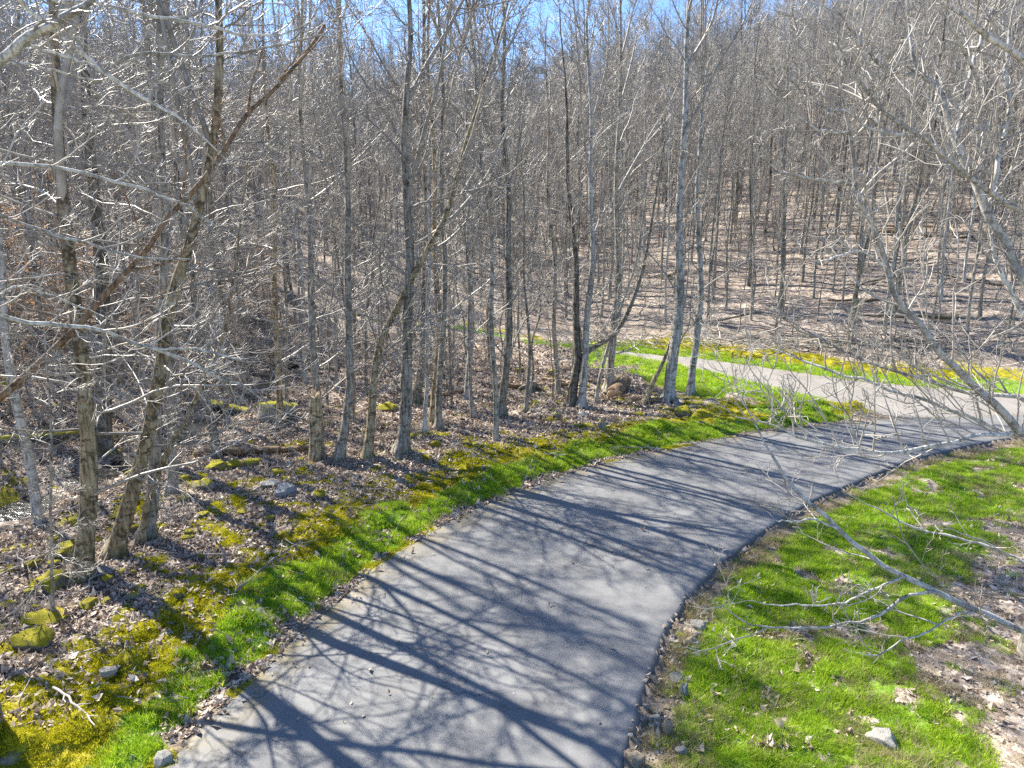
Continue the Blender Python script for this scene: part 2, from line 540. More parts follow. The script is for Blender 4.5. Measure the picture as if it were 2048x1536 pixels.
def rockmat(name, lo, hi, moss):
    m, nt, b = mat(name, 0.8, 0.3)
    co = texco(nt)
    n = noise(nt, co, 7.0, 6, 0.7)
    c = ramp(nt, n, [(0.3, lo), (0.7, hi)])
    c = mix(nt, ramp(nt, noise(nt, co, 16.0, 3), [(0.58, 0.0), (0.66, 0.6)]), c, (0.4, 0.4, 0.34))
    nz = nt.nodes.new('ShaderNodeSeparateXYZ')
    nt.links.new(nt.nodes.new('ShaderNodeNewGeometry').outputs['Normal'], nz.inputs[0])
    f = math_(nt, 'ADD', math_(nt, 'MULTIPLY', nz.outputs[2], 0.6), noise(nt, co, 5.0, 5, 0.7))
    f = ramp(nt, f, [(1.25 - moss, 0.0), (1.4 - moss, 1.0)])
    mc = ramp(nt, noise(nt, co, 30.0, 4, 0.8), [(0.3, (0.13, 0.125, 0.01)), (0.5, (0.40, 0.36, 0.015)), (0.7, (0.62, 0.53, 0.03))])
    c = mix(nt, f, c, mc)
    oi = nt.nodes.new('ShaderNodeObjectInfo').outputs['Random']
    c = mix(nt, 1.0, c, math_(nt, 'MULTIPLY_ADD', oi, 0.4, 0.8), 'MULTIPLY')
    nt.links.new(c, b.inputs['Base Color'])
    bump(nt, b, math_(nt, 'ADD', n, noise(nt, co, 14.0, 5, 0.8)), 0.8, 0.04)
    return m


R_MOSS = rockmat('mossy_rock', (0.10, 0.09, 0.08), (0.27, 0.25, 0.22), 0.62)
R_HALF = rockmat('part_mossy_rock', (0.18, 0.17, 0.155), (0.40, 0.38, 0.34), 0.45)
R_GREY = rockmat('grey_rock', (0.24, 0.235, 0.225), (0.47, 0.46, 0.435), 0.1)
R_PALE = rockmat('pale_rock', (0.45, 0.42, 0.36), (0.70, 0.665, 0.59), 0.0)
R_TAN = rockmat('tan_rock', (0.36, 0.28, 0.19), (0.60, 0.50, 0.36), 0.0)
R_BLUE = rockmat('blue_grey_rock', (0.24, 0.265, 0.275), (0.48, 0.52, 0.53), 0.0)


# ------------------------------------------------------------------ mesh helpers
class MB:
    """collects quads and triangles, then becomes one mesh"""
    def __init__(s):
        s.V = []; s.F = []; s.n = 0; s.tone = []; s.mi = []

    def add(s, V, F, tone=None, mi=0):
        V = np.asarray(V, np.float32).reshape(-1, 3); F = np.asarray(F, np.int64)
        s.V.append(V); s.F.append(F + s.n); s.n += len(V)
        s.tone.append(np.full(len(V), 0.5, np.float32) if tone is None else np.asarray(tone, np.float32))
        s.mi.append(np.full(len(F), mi, np.int32))

    def tubes(s, P, R, k=3, cap=False, mi=0, lobes=None):
        """P (B,n,3) centre lines, R (B,n) radii"""
        P = np.asarray(P, float); R = np.asarray(R, float)
        if P.ndim == 2:
            P = P[None]; R = R[None]
        B, n, _ = P.shape
        if B == 0:
            return
        T = np.gradient(P, axis=1)
        T /= np.maximum(np.linalg.norm(T, axis=2, keepdims=True), 1e-9)
        ref = np.where(np.abs(T[:, :1, 2:3]) > 0.8, np.array([[[1., 0, 0]]]), np.array([[[0, 0, 1.]]]))
        ref = np.broadcast_to(ref, T.shape)
        U = np.cross(T, ref); U /= np.maximum(np.linalg.norm(U, axis=2, keepdims=True), 1e-9)
        Wv = np.cross(T, U)
        a = np.arange(k) * 2 * math.pi / k
        RR = np.broadcast_to(R[:, :, None, None], (B, n, k, 1))
        if lobes is not None:
            RR = RR * (1 + lobes[None, :, None, None] * np.cos(4 * a + 1.0)[None, None, :, None] + .5 * lobes[None, :, None, None] * np.cos(3 * a)[None, None, :, None])
        V = P[:, :, None, :] + RR * (np.cos(a)[None, None, :, None] * U[:, :, None, :] + np.sin(a)[None, None, :, None] * Wv[:, :, None, :])
        idx = np.arange(B * n * k).reshape(B, n, k)
        q = np.stack([idx[:, :-1], np.roll(idx, -1, 2)[:, :-1], np.roll(idx, -1, 2)[:, 1:], idx[:, 1:]], -1).reshape(-1, 4)
        s.add(V, q, mi=mi)
        if cap:
            base = s.n
            for bi in range(B):
                for e, rev in ((0, False), (n - 1, True)):
                    ring = V[bi, e]
                    fv = np.vstack([ring, P[bi, e][None]])
                    f = [((j + 1) % k, j, k) if not rev else (j, (j + 1) % k, k) for j in range(k)]
                    s.add(fv, f, mi=mi)

    def mesh(s, name, mats, smooth_=True):
        V = np.concatenate(s.V)
        me = bpy.data.meshes.new(name)
        me.vertices.add(len(V)); me.vertices.foreach_set('co', V.ravel())
        sizes = np.concatenate([np.full(len(f), f.shape[1]) for f in s.F])
        loops = np.concatenate([f.ravel() for f in s.F])
        me.loops.add(len(loops)); me.loops.foreach_set('vertex_index', loops.astype(np.int32))
        st = np.concatenate([[0], np.cumsum(sizes)[:-1]]).astype(np.int32)
        me.polygons.add(len(sizes)); me.polygons.foreach_set('loop_start', st)
        me.polygons.foreach_set('loop_total', sizes.astype(np.int32))
        me.polygons.foreach_set('material_index', np.concatenate(s.mi))
        me.polygons.foreach_set('use_smooth', np.full(len(sizes), smooth_))
        at = me.attributes.new('tone', 'FLOAT', 'POINT')
        at.data.foreach_set('value', np.concatenate(s.tone))
        me.update(calc_edges=True)
        for m in (mats if isinstance(mats, (list, tuple)) else [mats]):
            me.materials.append(m)
        return me


def link(name, data, parent=None, loc=None):
    o = bpy.data.objects.new(name, data)
    COL.objects.link(o)
    if parent is not None:
        o.parent = parent
    if loc is not None:
        o.location = loc
    return o


def tag(o, label=None, cat=None, group=None, kind=None):
    if label: o['label'] = label
    if cat: o['category'] = cat
    if group: o['group'] = group
    if kind: o['kind'] = kind
    return o


def empty(name, loc, label, cat, group=None):
    o = link(name, None, None, [float(v) for v in loc])
    o.empty_display_size = 0.3
    return tag(o, label, cat, group)


def copy_thing(root, loc, rz, scale, label, group, sx=None):
    r = root.copy(); COL.objects.link(r)
    r.location = loc; r.rotation_euler = (random.uniform(-.04, .04), random.uniform(-.04, .04), rz)
    r.scale = (scale * (sx or 1), scale * (sx or 1), scale)
    if label: r['label'] = label
    if group: r['group'] = group
    for ch in root.children:
        c = ch.copy(); COL.objects.link(c); c.parent = r
    return r


# ------------------------------------------------------------------ setting: ground sheet, drives, creek
def axis(lo, f0, f1, hi, step, grow=1.07):
    mid = list(np.arange(f0, f1, step))
    a = [f0]; d = step
    while a[-1] > lo:
        d *= grow; a.append(a[-1] - d)
    c = [mid[-1]]; d = step
    while c[-1] < hi:
        d *= grow; c.append(c[-1] + d)
    return np.array(a[:0:-1] + mid + c[1:])


gx = axis(-420, -11, 13, 420, 0.085, 1.05)
gy = axis(-120, 5.0, 24, 520, 0.085, 1.045)
X, Y = np.meshgrid(gx, gy)
I = roadinfo(X, Y)
Z = terrain(X, Y, I)
gm, mm, dm = masks(X, Y, I)
ny, nx = X.shape
idx = np.arange(nx * ny).reshape(ny, nx)
F = np.stack([idx[:-1, :-1], idx[:-1, 1:], idx[1:, 1:], idx[1:, :-1]], -1).reshape(-1, 4)
mbq = MB(); mbq.add(np.stack([X, Y, Z], -1), F)
me = mbq.mesh('ground', GROUND)
for nme, arr in (('grass', gm), ('moss', mm), ('dirt', dm)):
    a = me.attributes.new(nme, 'FLOAT', 'POINT'); a.data.foreach_set('value', arr.astype(np.float32).ravel())
tag(link('ground', me), kind='structure')


def road(name, A, Bp, m, n, across, off, skirt):
    A = catmull(A, n); Bp = catmull(Bp, n)
    jit = lambda P, s: P + ((fbm(P[:, 0] * 2.5, P[:, 1] * 2.5, s)[:, None] - 0.5) * 0.22)
    A = jit(A, 71); Bp = jit(Bp, 77)
    t = np.linspace(0, 1, across)
    XY = A[:, None] * (1 - t)[None, :, None] + Bp[:, None] * t[None, :, None]
    x, y = XY[..., 0], XY[..., 1]
    z = ground_base(x, y) + off + 0.012 * (fbm(x * 0.8, y * 0.8, 80) - 0.5)
    edge = np.broadcast_to(np.maximum(1 - t / 0.13, 0), x.shape).copy()
    # rolled lip at the edges, then the cut side of the slab
    P = np.stack([x, y, z], -1)
    dr = P[:, -1] - P[:, -2]; dr[:, 2] = 0; dr /= np.linalg.norm(dr, axis=1, keepdims=True)
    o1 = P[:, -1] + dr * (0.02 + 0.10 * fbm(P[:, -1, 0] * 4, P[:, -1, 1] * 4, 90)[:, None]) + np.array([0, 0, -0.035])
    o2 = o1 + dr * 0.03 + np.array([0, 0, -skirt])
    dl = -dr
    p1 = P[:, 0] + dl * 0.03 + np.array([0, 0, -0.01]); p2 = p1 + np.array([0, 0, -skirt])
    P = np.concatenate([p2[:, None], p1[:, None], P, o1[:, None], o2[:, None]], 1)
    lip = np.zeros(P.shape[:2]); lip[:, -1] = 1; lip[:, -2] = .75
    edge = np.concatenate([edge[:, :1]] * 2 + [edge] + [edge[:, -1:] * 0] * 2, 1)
    n_, k_ = P.shape[:2]
    ix = np.arange(n_ * k_).reshape(n_, k_)
    f = np.stack([ix[:-1, :-1], ix[:-1, 1:], ix[1:, 1:], ix[1:, :-1]], -1).reshape(-1, 4)
    q = MB(); q.add(P, f if name == 'driveway' else f[:, ::-1])
    me = q.mesh(name, m)
    a = me.attributes.new('edge', 'FLOAT', 'POINT'); a.data.foreach_set('value', edge.astype(np.float32).ravel())
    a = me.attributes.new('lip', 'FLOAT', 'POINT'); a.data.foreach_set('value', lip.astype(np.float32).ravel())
    return tag(link(name, me), kind='structure')


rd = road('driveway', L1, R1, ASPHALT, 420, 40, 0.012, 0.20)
road('upper_driveway', F2, N2, OLDROAD, 260, 20, 0.002, 0.12)

cr = catmull(CREEK, 120)
tn = np.gradient(cr, axis=0); tn /= np.linalg.norm(tn, axis=1, keepdims=True)
nr = np.stack([-tn[:, 1], tn[:, 0]], 1)
w = 0.55 + 0.5 * fbm(np.arange(120) * 0.3, np.zeros(120), 95)
zc = terrain(cr[:, 0], cr[:, 1])
zc = np.convolve(np.pad(zc, 5, 'edge'), np.ones(11) / 11, 'valid') + 0.07
A = np.concatenate([cr + nr * w[:, None], zc[:, None]], 1); Bq = np.concatenate([cr - nr * w[:, None], zc[:, None]], 1)
q = MB(); ix = np.arange(120)
q.add(np.concatenate([A, Bq]), np.stack([ix[:-1], ix[1:], ix[1:] + 120, ix[:-1] + 120], 1)[:, ::-1])
tag(link('creek_water', q.mesh('creek_water', WATER)), kind='structure')


# ------------------------------------------------------------------ tree growth
def unit(v):
    return v / np.maximum(np.linalg.norm(v, axis=-1, keepdims=True), 1e-9)


def sprout(r, P, R, per, t0, t1, ang, length, npts, trop=0.0, wander=0.15, rad=None, tip=0.003, flat_=0.0, lenpow=0.7, up=0.0):
    """children of every branch in P: (B,n,3) -> (B*per,npts,3)"""
    B, n, _ = P.shape
    if B == 0 or per == 0:
        return np.zeros((0, npts, 3)), np.zeros((0, npts))
    b = np.repeat(np.arange(B), per)
    t = t0 + (t1 - t0) * (np.tile(np.arange(per), B) + r.random(B * per)) / per
    f = t * (n - 1); i = np.minimum(f.astype(int), n - 2); w_ = (f - i)[:, None]
    p = P[b, i] * (1 - w_) + P[b, i + 1] * w_
    T = unit(P[b, i + 1] - P[b, i])
    rp = R[b, i] * (1 - w_[:, 0]) + R[b, i + 1] * w_[:, 0]
    rnd = r.normal(size=(len(b), 3))
    if flat_:
        rnd[:, 2] *= (1 - flat_)
    rnd[:, 2] += up
    Nn = unit(rnd - (rnd * T).sum(1, keepdims=True) * T)
    a = np.radians(r.uniform(ang[0], ang[1], len(b)))[:, None]
    d = unit(T * np.cos(a) + Nn * np.sin(a))
    Ls = length(b, t) if callable(length) else np.full(len(b), length)
    Ls = Ls * r.uniform(0.55, 1.25, len(b)) * (1 - 0.65 * np.maximum(0, (t - t0) / max(1e-6, 1 - t0))) ** lenpow
    if rad is None:
        r0 = np.minimum(rp * 0.62, 0.004 + 0.0068 * Ls)
    else:
        r0 = np.minimum(rp * 0.8, rad * r.uniform(0.8, 1.3, len(b)))
    out = np.zeros((len(b), npts, 3)); out[:, 0] = p
    st = (Ls / (npts - 1))[:, None]
    kink = r.normal(size=(len(b), 3)) * wander * 0.5
    for k in range(1, npts):
        d = d + r.normal(size=d.shape) * wander + kink / npts
        d[:, 2] += trop
        if flat_:
            d[:, 2] *= (1 - 0.25 * flat_)
        d = unit(d)
        out[:, k] = out[:, k - 1] + d * st
    g = np.linspace(0, 1, npts)[None]
    rr = r0[:, None] * (1 - g) ** 0.8 + np.minimum(tip, r0)[:, None] * g
    return out, np.maximum(rr, tip * 0.8)


def trunk_line(r, height, r0, n=26, lean=(0, 0), sway=0.12):
    t = np.linspace(0, 1, n)
    P = np.zeros((n, 3)); P[:, 2] = t * height
    ph = r.uniform(0, 6.3, 4)
    P[:, 0] = lean[0] * t * height + sway * (np.sin(t * 5 + ph[0]) - math.sin(ph[0])) + 0.05 * np.sin(t * 19 + ph[1])
    P[:, 1] = lean[1] * t * height + sway * (np.sin(t * 4.3 + ph[2]) - math.sin(ph[2])) + 0.05 * np.sin(t * 17 + ph[3])
    P[:, :2] -= P[0, :2]
    R = r0 * (1 - t) ** 0.85 + 0.012
    R = R * (1 + 0.55 * np.exp(-P[:, 2] / 0.18))
    return P, R


def lumpy(r, R, amt=0.06):
    return R * (1 + amt * r.normal(size=R.shape))


STYLE = dict(
    asc=dict(n1=30, t0=0.16, ang1=(28, 58), l1=0.20, trop1=0.07, flat1=0.0, n2=9, ang2=(25, 55), l2=0.42, n3=5, l3=0.40, trop2=0.04),
    hor=dict(n1=32, t0=0.20, ang1=(55, 88), l1=0.24, trop1=0.02, flat1=0.45, n2=9, ang2=(30, 65), l2=0.42, n3=6, l3=0.38, trop2=0.01),
    mid=dict(n1=28, t0=0.18, ang1=(38, 72), l1=0.22, trop1=0.05, flat1=0.15, n2=9, ang2=(28, 60), l2=0.42, n3=5, l3=0.40, trop2=0.03),
    slim=dict(n1=24, t0=0.38, ang1=(25, 50), l1=0.15, trop1=0.08, flat1=0.0, n2=8, ang2=(25, 50), l2=0.45, n3=4, l3=0.42, trop2=0.05),
)


def crown_of(r, P, R, style, height, dens=1.0, k2=3, tw=1.0, fork=True):
    S = STYLE[style]
    m = MB()
    Pt, Rt = P[None], R[None]
    n1 = max(6, int(S['n1'] * dens))
    B1, r1 = sprout(r, Pt, Rt, n1, S['t0'], 0.98, S['ang1'], lambda b, t: np.full(len(b), S['l1'] * height), 10, S['trop1'], 0.15, flat_=S['flat1'])
    if fork:   # two or three large ascending limbs carry the upper crown
        Bf, rf = sprout(r, Pt, Rt, 3, 0.45, 0.75, (18, 32), 0.40 * height, 12, 0.05, 0.06, rad=float(R[len(R) // 2]) * 0.6, tip=0.006)
        m.tubes(Bf, rf, 5)
        Bx, rx = sprout(r, Bf, rf, 7, 0.2, 0.98, (28, 55), 0.13 * height, 10, 0.05, 0.12)
        B1 = np.concatenate([B1, Bx]); r1 = np.concatenate([r1, rx])
    m.tubes(B1, r1, 4)
    len1 = np.linalg.norm(np.diff(B1, axis=1), axis=2).sum(1)
    B2, r2 = sprout(r, B1, r1, S['n2'], 0.15, 1.0, S['ang2'], lambda b, t: len1[b] * S['l2'], 6, S['trop2'], 0.2, rad=0.0085 * tw, tip=0.0035 * tw, flat_=S['flat1'] * .6)
    m.tubes(B2, r2, 3)
    len2 = np.linalg.norm(np.diff(B2, axis=1), axis=2).sum(1)
    B3, r3 = sprout(r, B2, r2, S['n3'], 0.12, 1.0, (25, 60), lambda b, t: 0.08 + len2[b] * S['l3'], 4, 0.02, 0.27, rad=0.0048 * tw, tip=0.003 * tw)
    m.tubes(B3, r3, 3)
    return m


# ------------------------------------------------------------------ named trees near the drive
heroes_xy = []


def hero(px, wpx, height, bk, style, label, dens=1.0, name='bare_tree', lean=0.0, seed=0, group=None, fork=True, cat='tree'):
    height = height * 0.8 if height > 10 else height
    r = np.random.default_rng(1000 + seed)
    base = ground_hit(*px[0])
    heroes_xy.append(base[:2])
    pts = [base] + [at_depth(u, v, base[1] + lean * i) for i, (u, v) in enumerate(px[1:], 1)]
    d = unit(pts[-1] - pts[-2]) * 0.6 + np.array([0, 0, 0.5])
    while pts[-1][2] - base[2] < height:
        d = unit(d + r.normal(size=3) * 0.05 + np.array([0, 0, 0.04]))
        pts.append(pts[-1] + d * 1.5)
    P = catmull(np.array(pts) - base, 34)
    ex = np.array([P[0] * (1 - q_) + P[1] * q_ for q_ in (.12, .25, .45, .7)]); P = np.vstack([P[:1], ex, P[1:]]); NP = len(P)
    sw = 0.045 * np.sin(P[:, 2] * r.uniform(.9, 1.6) + r.uniform(0, 6)) + 0.05 * np.sin(P[:, 2] * r.uniform(.4, .8))
    P[1:, 0] += (sw - sw[0])[1:] + r.normal(size=NP - 1) * 0.006
    P[1:, 1] += r.normal(size=NP - 1) * 0.008
    r0 = wpx / 2 * optical(base) / FPX
    t = np.clip(P[:, 2] / P[-1, 2], 0, 1)
    R = 0.75 * r0 * (1 - t) ** 1.1 + 0.010
    R = lumpy(r, R, 0.035) * (1 + 0.75 * np.exp(-np.maximum(P[:, 2], 0) / 0.20))
    P[0, 2] -= 0.12
    o = empty(name, base, label, cat, group)
    m = MB(); m.tubes(P, R, 16, lobes=.05 + .38 * np.exp(-np.maximum(P[:, 2], 0) / .16))
    link('trunk', m.mesh('trunk', bk), o)
    link('crown', crown_of(r, P, R, style, height, dens, fork=fork).mesh('crown', TWIG), o)
    return o


hero([(162, 1168), (175, 900), (170, 700), (150, 520), (127, 330), (115, 150), (108, 0)], 46, 15, B_TAN, 'hor', 'tan birch trunk with dark blotches standing nearest the lower left corner', 1.0, seed=1)
hero([(228, 1115), (262, 950), (300, 790), (335, 620), (368, 520), (398, 400), (420, 300), (432, 180), (440, 0)], 38, 15, B_TAN, 'hor', 'leaning tan trunk just right of the nearest blotched birch', 0.9, seed=2)
hero([(292, 1078), (312, 940), (320, 780), (322, 600), (330, 400), (333, 250), (328, 60)], 32, 16, B_GREY, 'hor', 'straight mottled grey trunk behind the leaning tan trunk', 0.9, seed=3)
hero([(282, 1085), (300, 990), (335, 905), (372, 830), (405, 750), (432, 690)], 15, 6, B_TAN, 'hor', 'thin slanting sapling crossing the foot of the mottled grey trunk', 0.5, 'sapling', seed=4, fork=False)
hero([(345, 992), (336, 860), (328, 650), (318, 400), (300, 200), (290, 0)], 25, 16, B_GREY, 'mid', 'smooth grey beech with a mossy foot behind the leaning trunks', 0.8, seed=5)
hero([(205, 905), (208, 780), (205, 600), (195, 420), (182, 250), (168, 80)], 46, 19, B_DARK, 'hor', 'thick dark grey trunk standing by the creek at left', 1.0, seed=6)
hero([(640, 918), (634, 780), (624, 600), (617, 400), (612, 200), (610, 0)], 19, 16, B_GREY, 'mid', 'mottled tree standing close behind the snapped snag', 0.9, seed=7)
hero([(678, 922), (692, 790), (697, 640), (694, 450), (690, 250), (688, 0)], 22, 16, B_GREY, 'mid', 'straight grey brown tree just right of the snapped snag', 0.9, seed=8)
hero([(735, 918), (748, 800), (762, 690), (795, 610), (840, 520), (900, 420)], 21, 13, B_TAN, 'hor', 'tan tree bending right above the fallen grey sticks', 0.8, seed=9)
hero([(803, 906), (813, 800), (818, 650), (822, 450), (820, 200), (815, 0)], 30, 17, B_GREY, 'mid', 'stout tree with a flared foot at the edge of the moss bank', 0.9, seed=10)
hero([(830, 812), (842, 690), (850, 565), (852, 400), (850, 200), (845, 0)], 22, 19, B_DARK, 'asc', 'tall dark trunk behind the flared tree, left of the twin stems', 0.8, seed=11)
hero([(866, 845), (868, 700), (866, 500), (862, 300), (858, 0)], 16, 18, B_TAN, 'asc', 'left stem of the close pair of tall straight stems', 0.7, seed=12)
hero([(878, 858), (882, 700), (884, 500), (885, 300), (884, 0)], 15, 18, B_GREY, 'asc', 'right stem of the close pair of tall straight stems', 0.7, seed=13)
hero([(935, 800), (937, 620), (938, 450), (936, 250), (934, 0)], 14, 18, B_PALE, 'slim', 'slim pale straight trunk alone in the middle of the woods', 0.9, seed=14)
hero([(1002, 832), (1008, 680), (1016, 520), (1012, 350), (1002, 120), (998, 0)], 19, 20, B_DARK, 'asc', 'dark straight trunk standing between the pale trunk and the forked tree', 0.9, seed=15)
hero([(1143, 812), (1150, 760), (1158, 712), (1150, 620), (1148, 480), (1140, 300), (1128, 100)], 21, 14, B_DARK, 'mid', 'black forked tree with a long low limb reaching right', 1.0, seed=16, fork=False)
hero([(1163, 815), (1172, 720), (1172, 620), (1185, 470), (1184, 250), (1180, 60), (1182, 0)], 17, 18, B_PALE, 'asc', 'curved pale trunk rising right beside the black forked tree', 0.9, seed=17)
hero([(1218, 778), (1226, 640), (1232, 500), (1238, 300), (1240, 0)], 20, 18, B_GREY, 'asc', 'brown grey trunk behind the sawn log with the pale end', 0.9, seed=18)
hero([(1336, 802), (1348, 640), (1358, 450), (1364, 320), (1372, 150), (1376, 0)], 27, 18, B_PALE, 'asc', 'largest pale grey trunk beside the upper driveway verge', 1.0, seed=19)
hero([(1380, 792), (1394, 640), (1399, 450), (1402, 250), (1402, 0)], 17, 17, B_PALE, 'asc', 'slim pale trunk just right of the largest pale grey trunk', 0.9, seed=20)
hero([(1290, 806), (1302, 768), (1318, 728), (1324, 712)], 14, 2.0, B_TAN, 'slim', 'short slanting broken stem left of the largest pale trunk', 0.3, 'broken_stem', seed=21, fork=False)
hero([(1190, 810), (1205, 740), (1222, 680), (1245, 600), (1280, 500)], 8, 8, B_GREY, 'mid', 'thin curving sapling between the curved pale trunk and the sawn log', 0.8, 'sapling', seed=22, fork=False)
hero([(945, 838), (942, 730), (935, 600), (930, 450)], 8, 9, B_GREY, 'slim', 'thin grey sapling in front of the slim pale trunk', 0.8, 'sapling', seed=23, fork=False)
hero([(1052, 824), (1050, 700), (1046, 560), (1045, 400)], 8, 9, B_GREY, 'slim', 'thin sapling between the dark straight trunk and the forked tree', 0.8, 'sapling', seed=24, fork=False)
hero([(848, 866), (846, 760), (850, 640), (862, 520)], 9, 9, B_PALE, 'mid', 'pale thin sapling with a bent foot left of the paired stems', 0.7, 'sapling', seed=25, fork=False)
hero([(105, 1232), (104, 1100), (98, 960), (96, 860)], 5, 3.2, B_GREY, 'hor', 'whip thin sapling left of the nearest blotched birch', 0.7, 'sapling', seed=26, fork=False)
hero([(560, 850), (556, 760), (552, 640), (548, 480), (540, 260), (530, 0)], 15, 16, B_TAN, 'hor', 'tan young tree rising behind the grey boulder', 0.9, seed=27)
hero([(455, 860), (452, 740), (440, 600), (425, 420), (410, 200), (400, 0)], 14, 16, B_DARK, 'hor', 'dark slim tree by the creek behind the mossy log', 0.9, seed=28)

# a long low limb of the black forked tree, and its sideways twigs
fk = [o for o in COL.objects if o.get('label', '').startswith('black forked')][0]
fb = np.array(fk.location)
Pl = catmull([at_depth(u, v, fb[1] + d) - fb for u, v, d in [(1158, 718, 0), (1190, 692, -.1), (1230, 668, -.2), (1262, 610, -.3), (1290, 520, -.3), (1310, 400, -.4), (1330, 280, -.4)]], 16)
Rl = np.linspace(0.085, 0.02, 16)
m = MB(); m.tubes(Pl, Rl, 8)
r = np.random.default_rng(77)
lb = link('limb', m.mesh('limb', B_DARK), fk)
b1, q1 = sprout(r, Pl[None], Rl[None], 12, 0.2, 1, (30, 60), 1.6, 8, 0.05, 0.1)
b2, q2 = sprout(r, b1, q1, 7, 0.15, 1, (25, 55), 0.6, 5, 0.03, 0.15, rad=0.008)
m = MB(); m.tubes(b1, q1, 4); m.tubes(b2, q2, 3)
tag(link('twigs', m.mesh('twigs', TWIG), lb), kind='stuff')

# snapped snag: trunk with a splintered pale top
sb = ground_hit(630, 925); heroes_xy.append(sb[:2])
sn = empty('snapped_snag', sb, 'snapped trunk stump with pale splintered top among the trees', 'dead tree')
top = at_depth(630, 793, sb[1]) - sb
P = catmull([np.array([0, 0, -.1]), top * 0.35 + np.array([.02, 0, 0]), top * 0.7, top], 14)
R = lumpy(np.random.default_rng(3), np.linspace(0.17, 0.125, 14) * (1 + .4 * np.exp(-np.arange(14) / 1.2)), 0.04)
m = MB(); m.tubes(P, R, 12, cap=True)
link('trunk', m.mesh('trunk', B_TAN), sn)
m = MB(); r = np.random.default_rng(9)
for k in range(16):
    a = r.uniform(0, 6.3); rr = 0.11 * math.sqrt(r.random()); s = top + np.array([rr * math.cos(a), rr * math.sin(a), -0.03])
    e = s + np.array([r.normal() * .06 + .03, r.normal() * .04, r.uniform(.06, .24)])
    m.tubes(np.linspace(s, e, 3), np.array([.034, .024, .004]), 5)
link('splintered_top', m.mesh('splintered_top', CUT, False), sn)


# ------------------------------------------------------------------ foreground trees: limbs laid out one by one
def limb_tree(name, label, base, trunk_pts, trunk_r, limbs, bk, seed, tw=1.0, per=11):
    r = np.random.default_rng(seed)
    base = np.array([base[0], base[1], tz(base[0], base[1])])
    o = empty(name, base, label, 'tree')
    TP = catmull(np.array(trunk_pts), 30); TR = np.linspace(trunk_r[0], trunk_r[1], 30)
    TR = TR * (1 + .4 * np.exp(-np.arange(30) / 1.5))
    T0 = TP.copy(); T0[:, :] -= base; T0[0, 2] -= 0.15
    m = MB(); m.tubes(T0, TR, 12)
    link('trunk', m.mesh('trunk', bk), o)
    done = {}
    for key, src, px, d0, d1, w0, w1 in limbs:
        n = len(px)
        dd = np.linspace(d0, d1, n)
        pts = [at_depth(u, v, dd[i]) for i, (u, v) in enumerate(px)]
        if src is None:                       # grows out of the trunk a little below its first visible point
            k = np.argmin(np.abs(TP[:, 2] - (pts[0][2] - 0.45)))
            if np.linalg.norm(TP[k] - pts[0]) > 0.15:
                pts = [TP[k]] + pts
        elif src in done:
            S_ = done[src]
            k = np.argmin(np.linalg.norm(S_ - pts[0], axis=1))
            sh = S_[k] - pts[0]               # meet the parent limb exactly, easing the shift out
            pts = [p + sh * max(0, 1 - i / max(2, n * 0.7)) for i, p in enumerate(pts)]
        P = catmull(np.array(pts), 26); done[key] = P
        od = np.array([optical(p) for p in P])
        R = np.linspace(w0, w1 * 1.1, 26) / 2 * od / FPX * (1 - .75 * smooth(.72, 1.0, np.linspace(0, 1, 26)))
        P = P + np.concatenate([np.zeros((1, 3)), r.normal(size=(25, 3)) * 0.006])
        b = MB(); b.tubes(P - base, lumpy(r, R, .03), 8)
        lo = link('branch', b.mesh('branch', LIMB), o)
        ln = np.linalg.norm(np.diff(P, axis=0), axis=1).sum()
        q = max(3, int(1.3 * per * ln / 3.0))
        b1, r1 = sprout(r, P[None] - base, R[None], q, 0.12, 0.99, (30, 62), 0.20 * ln + 0.38, 9, 0.05, 0.13, rad=0.010 * tw, tip=0.0035, up=1.0)
        l1 = np.linalg.norm(np.diff(b1, axis=1), axis=2).sum(1)
        b2, r2 = sprout(r, b1, r1, 5, 0.15, 0.98, (30, 60), lambda b_, t: l1[b_] * 0.42, 6, 0.05, 0.15, rad=0.0055 * tw, tip=0.0028, up=.5)
        b3, r3 = sprout(r, b2, r2, 3, 0.2, 0.98, (30, 60), 0.14, 4, 0.04, 0.2, rad=0.0036 * tw, tip=0.0025)
        t = MB(); t.tubes(b1, r1, 5); t.tubes(b2, r2, 4); t.tubes(b3, r3, 3)
        tag(link('twigs', t.mesh('twigs', TWIG), lo), kind='stuff')
    return o


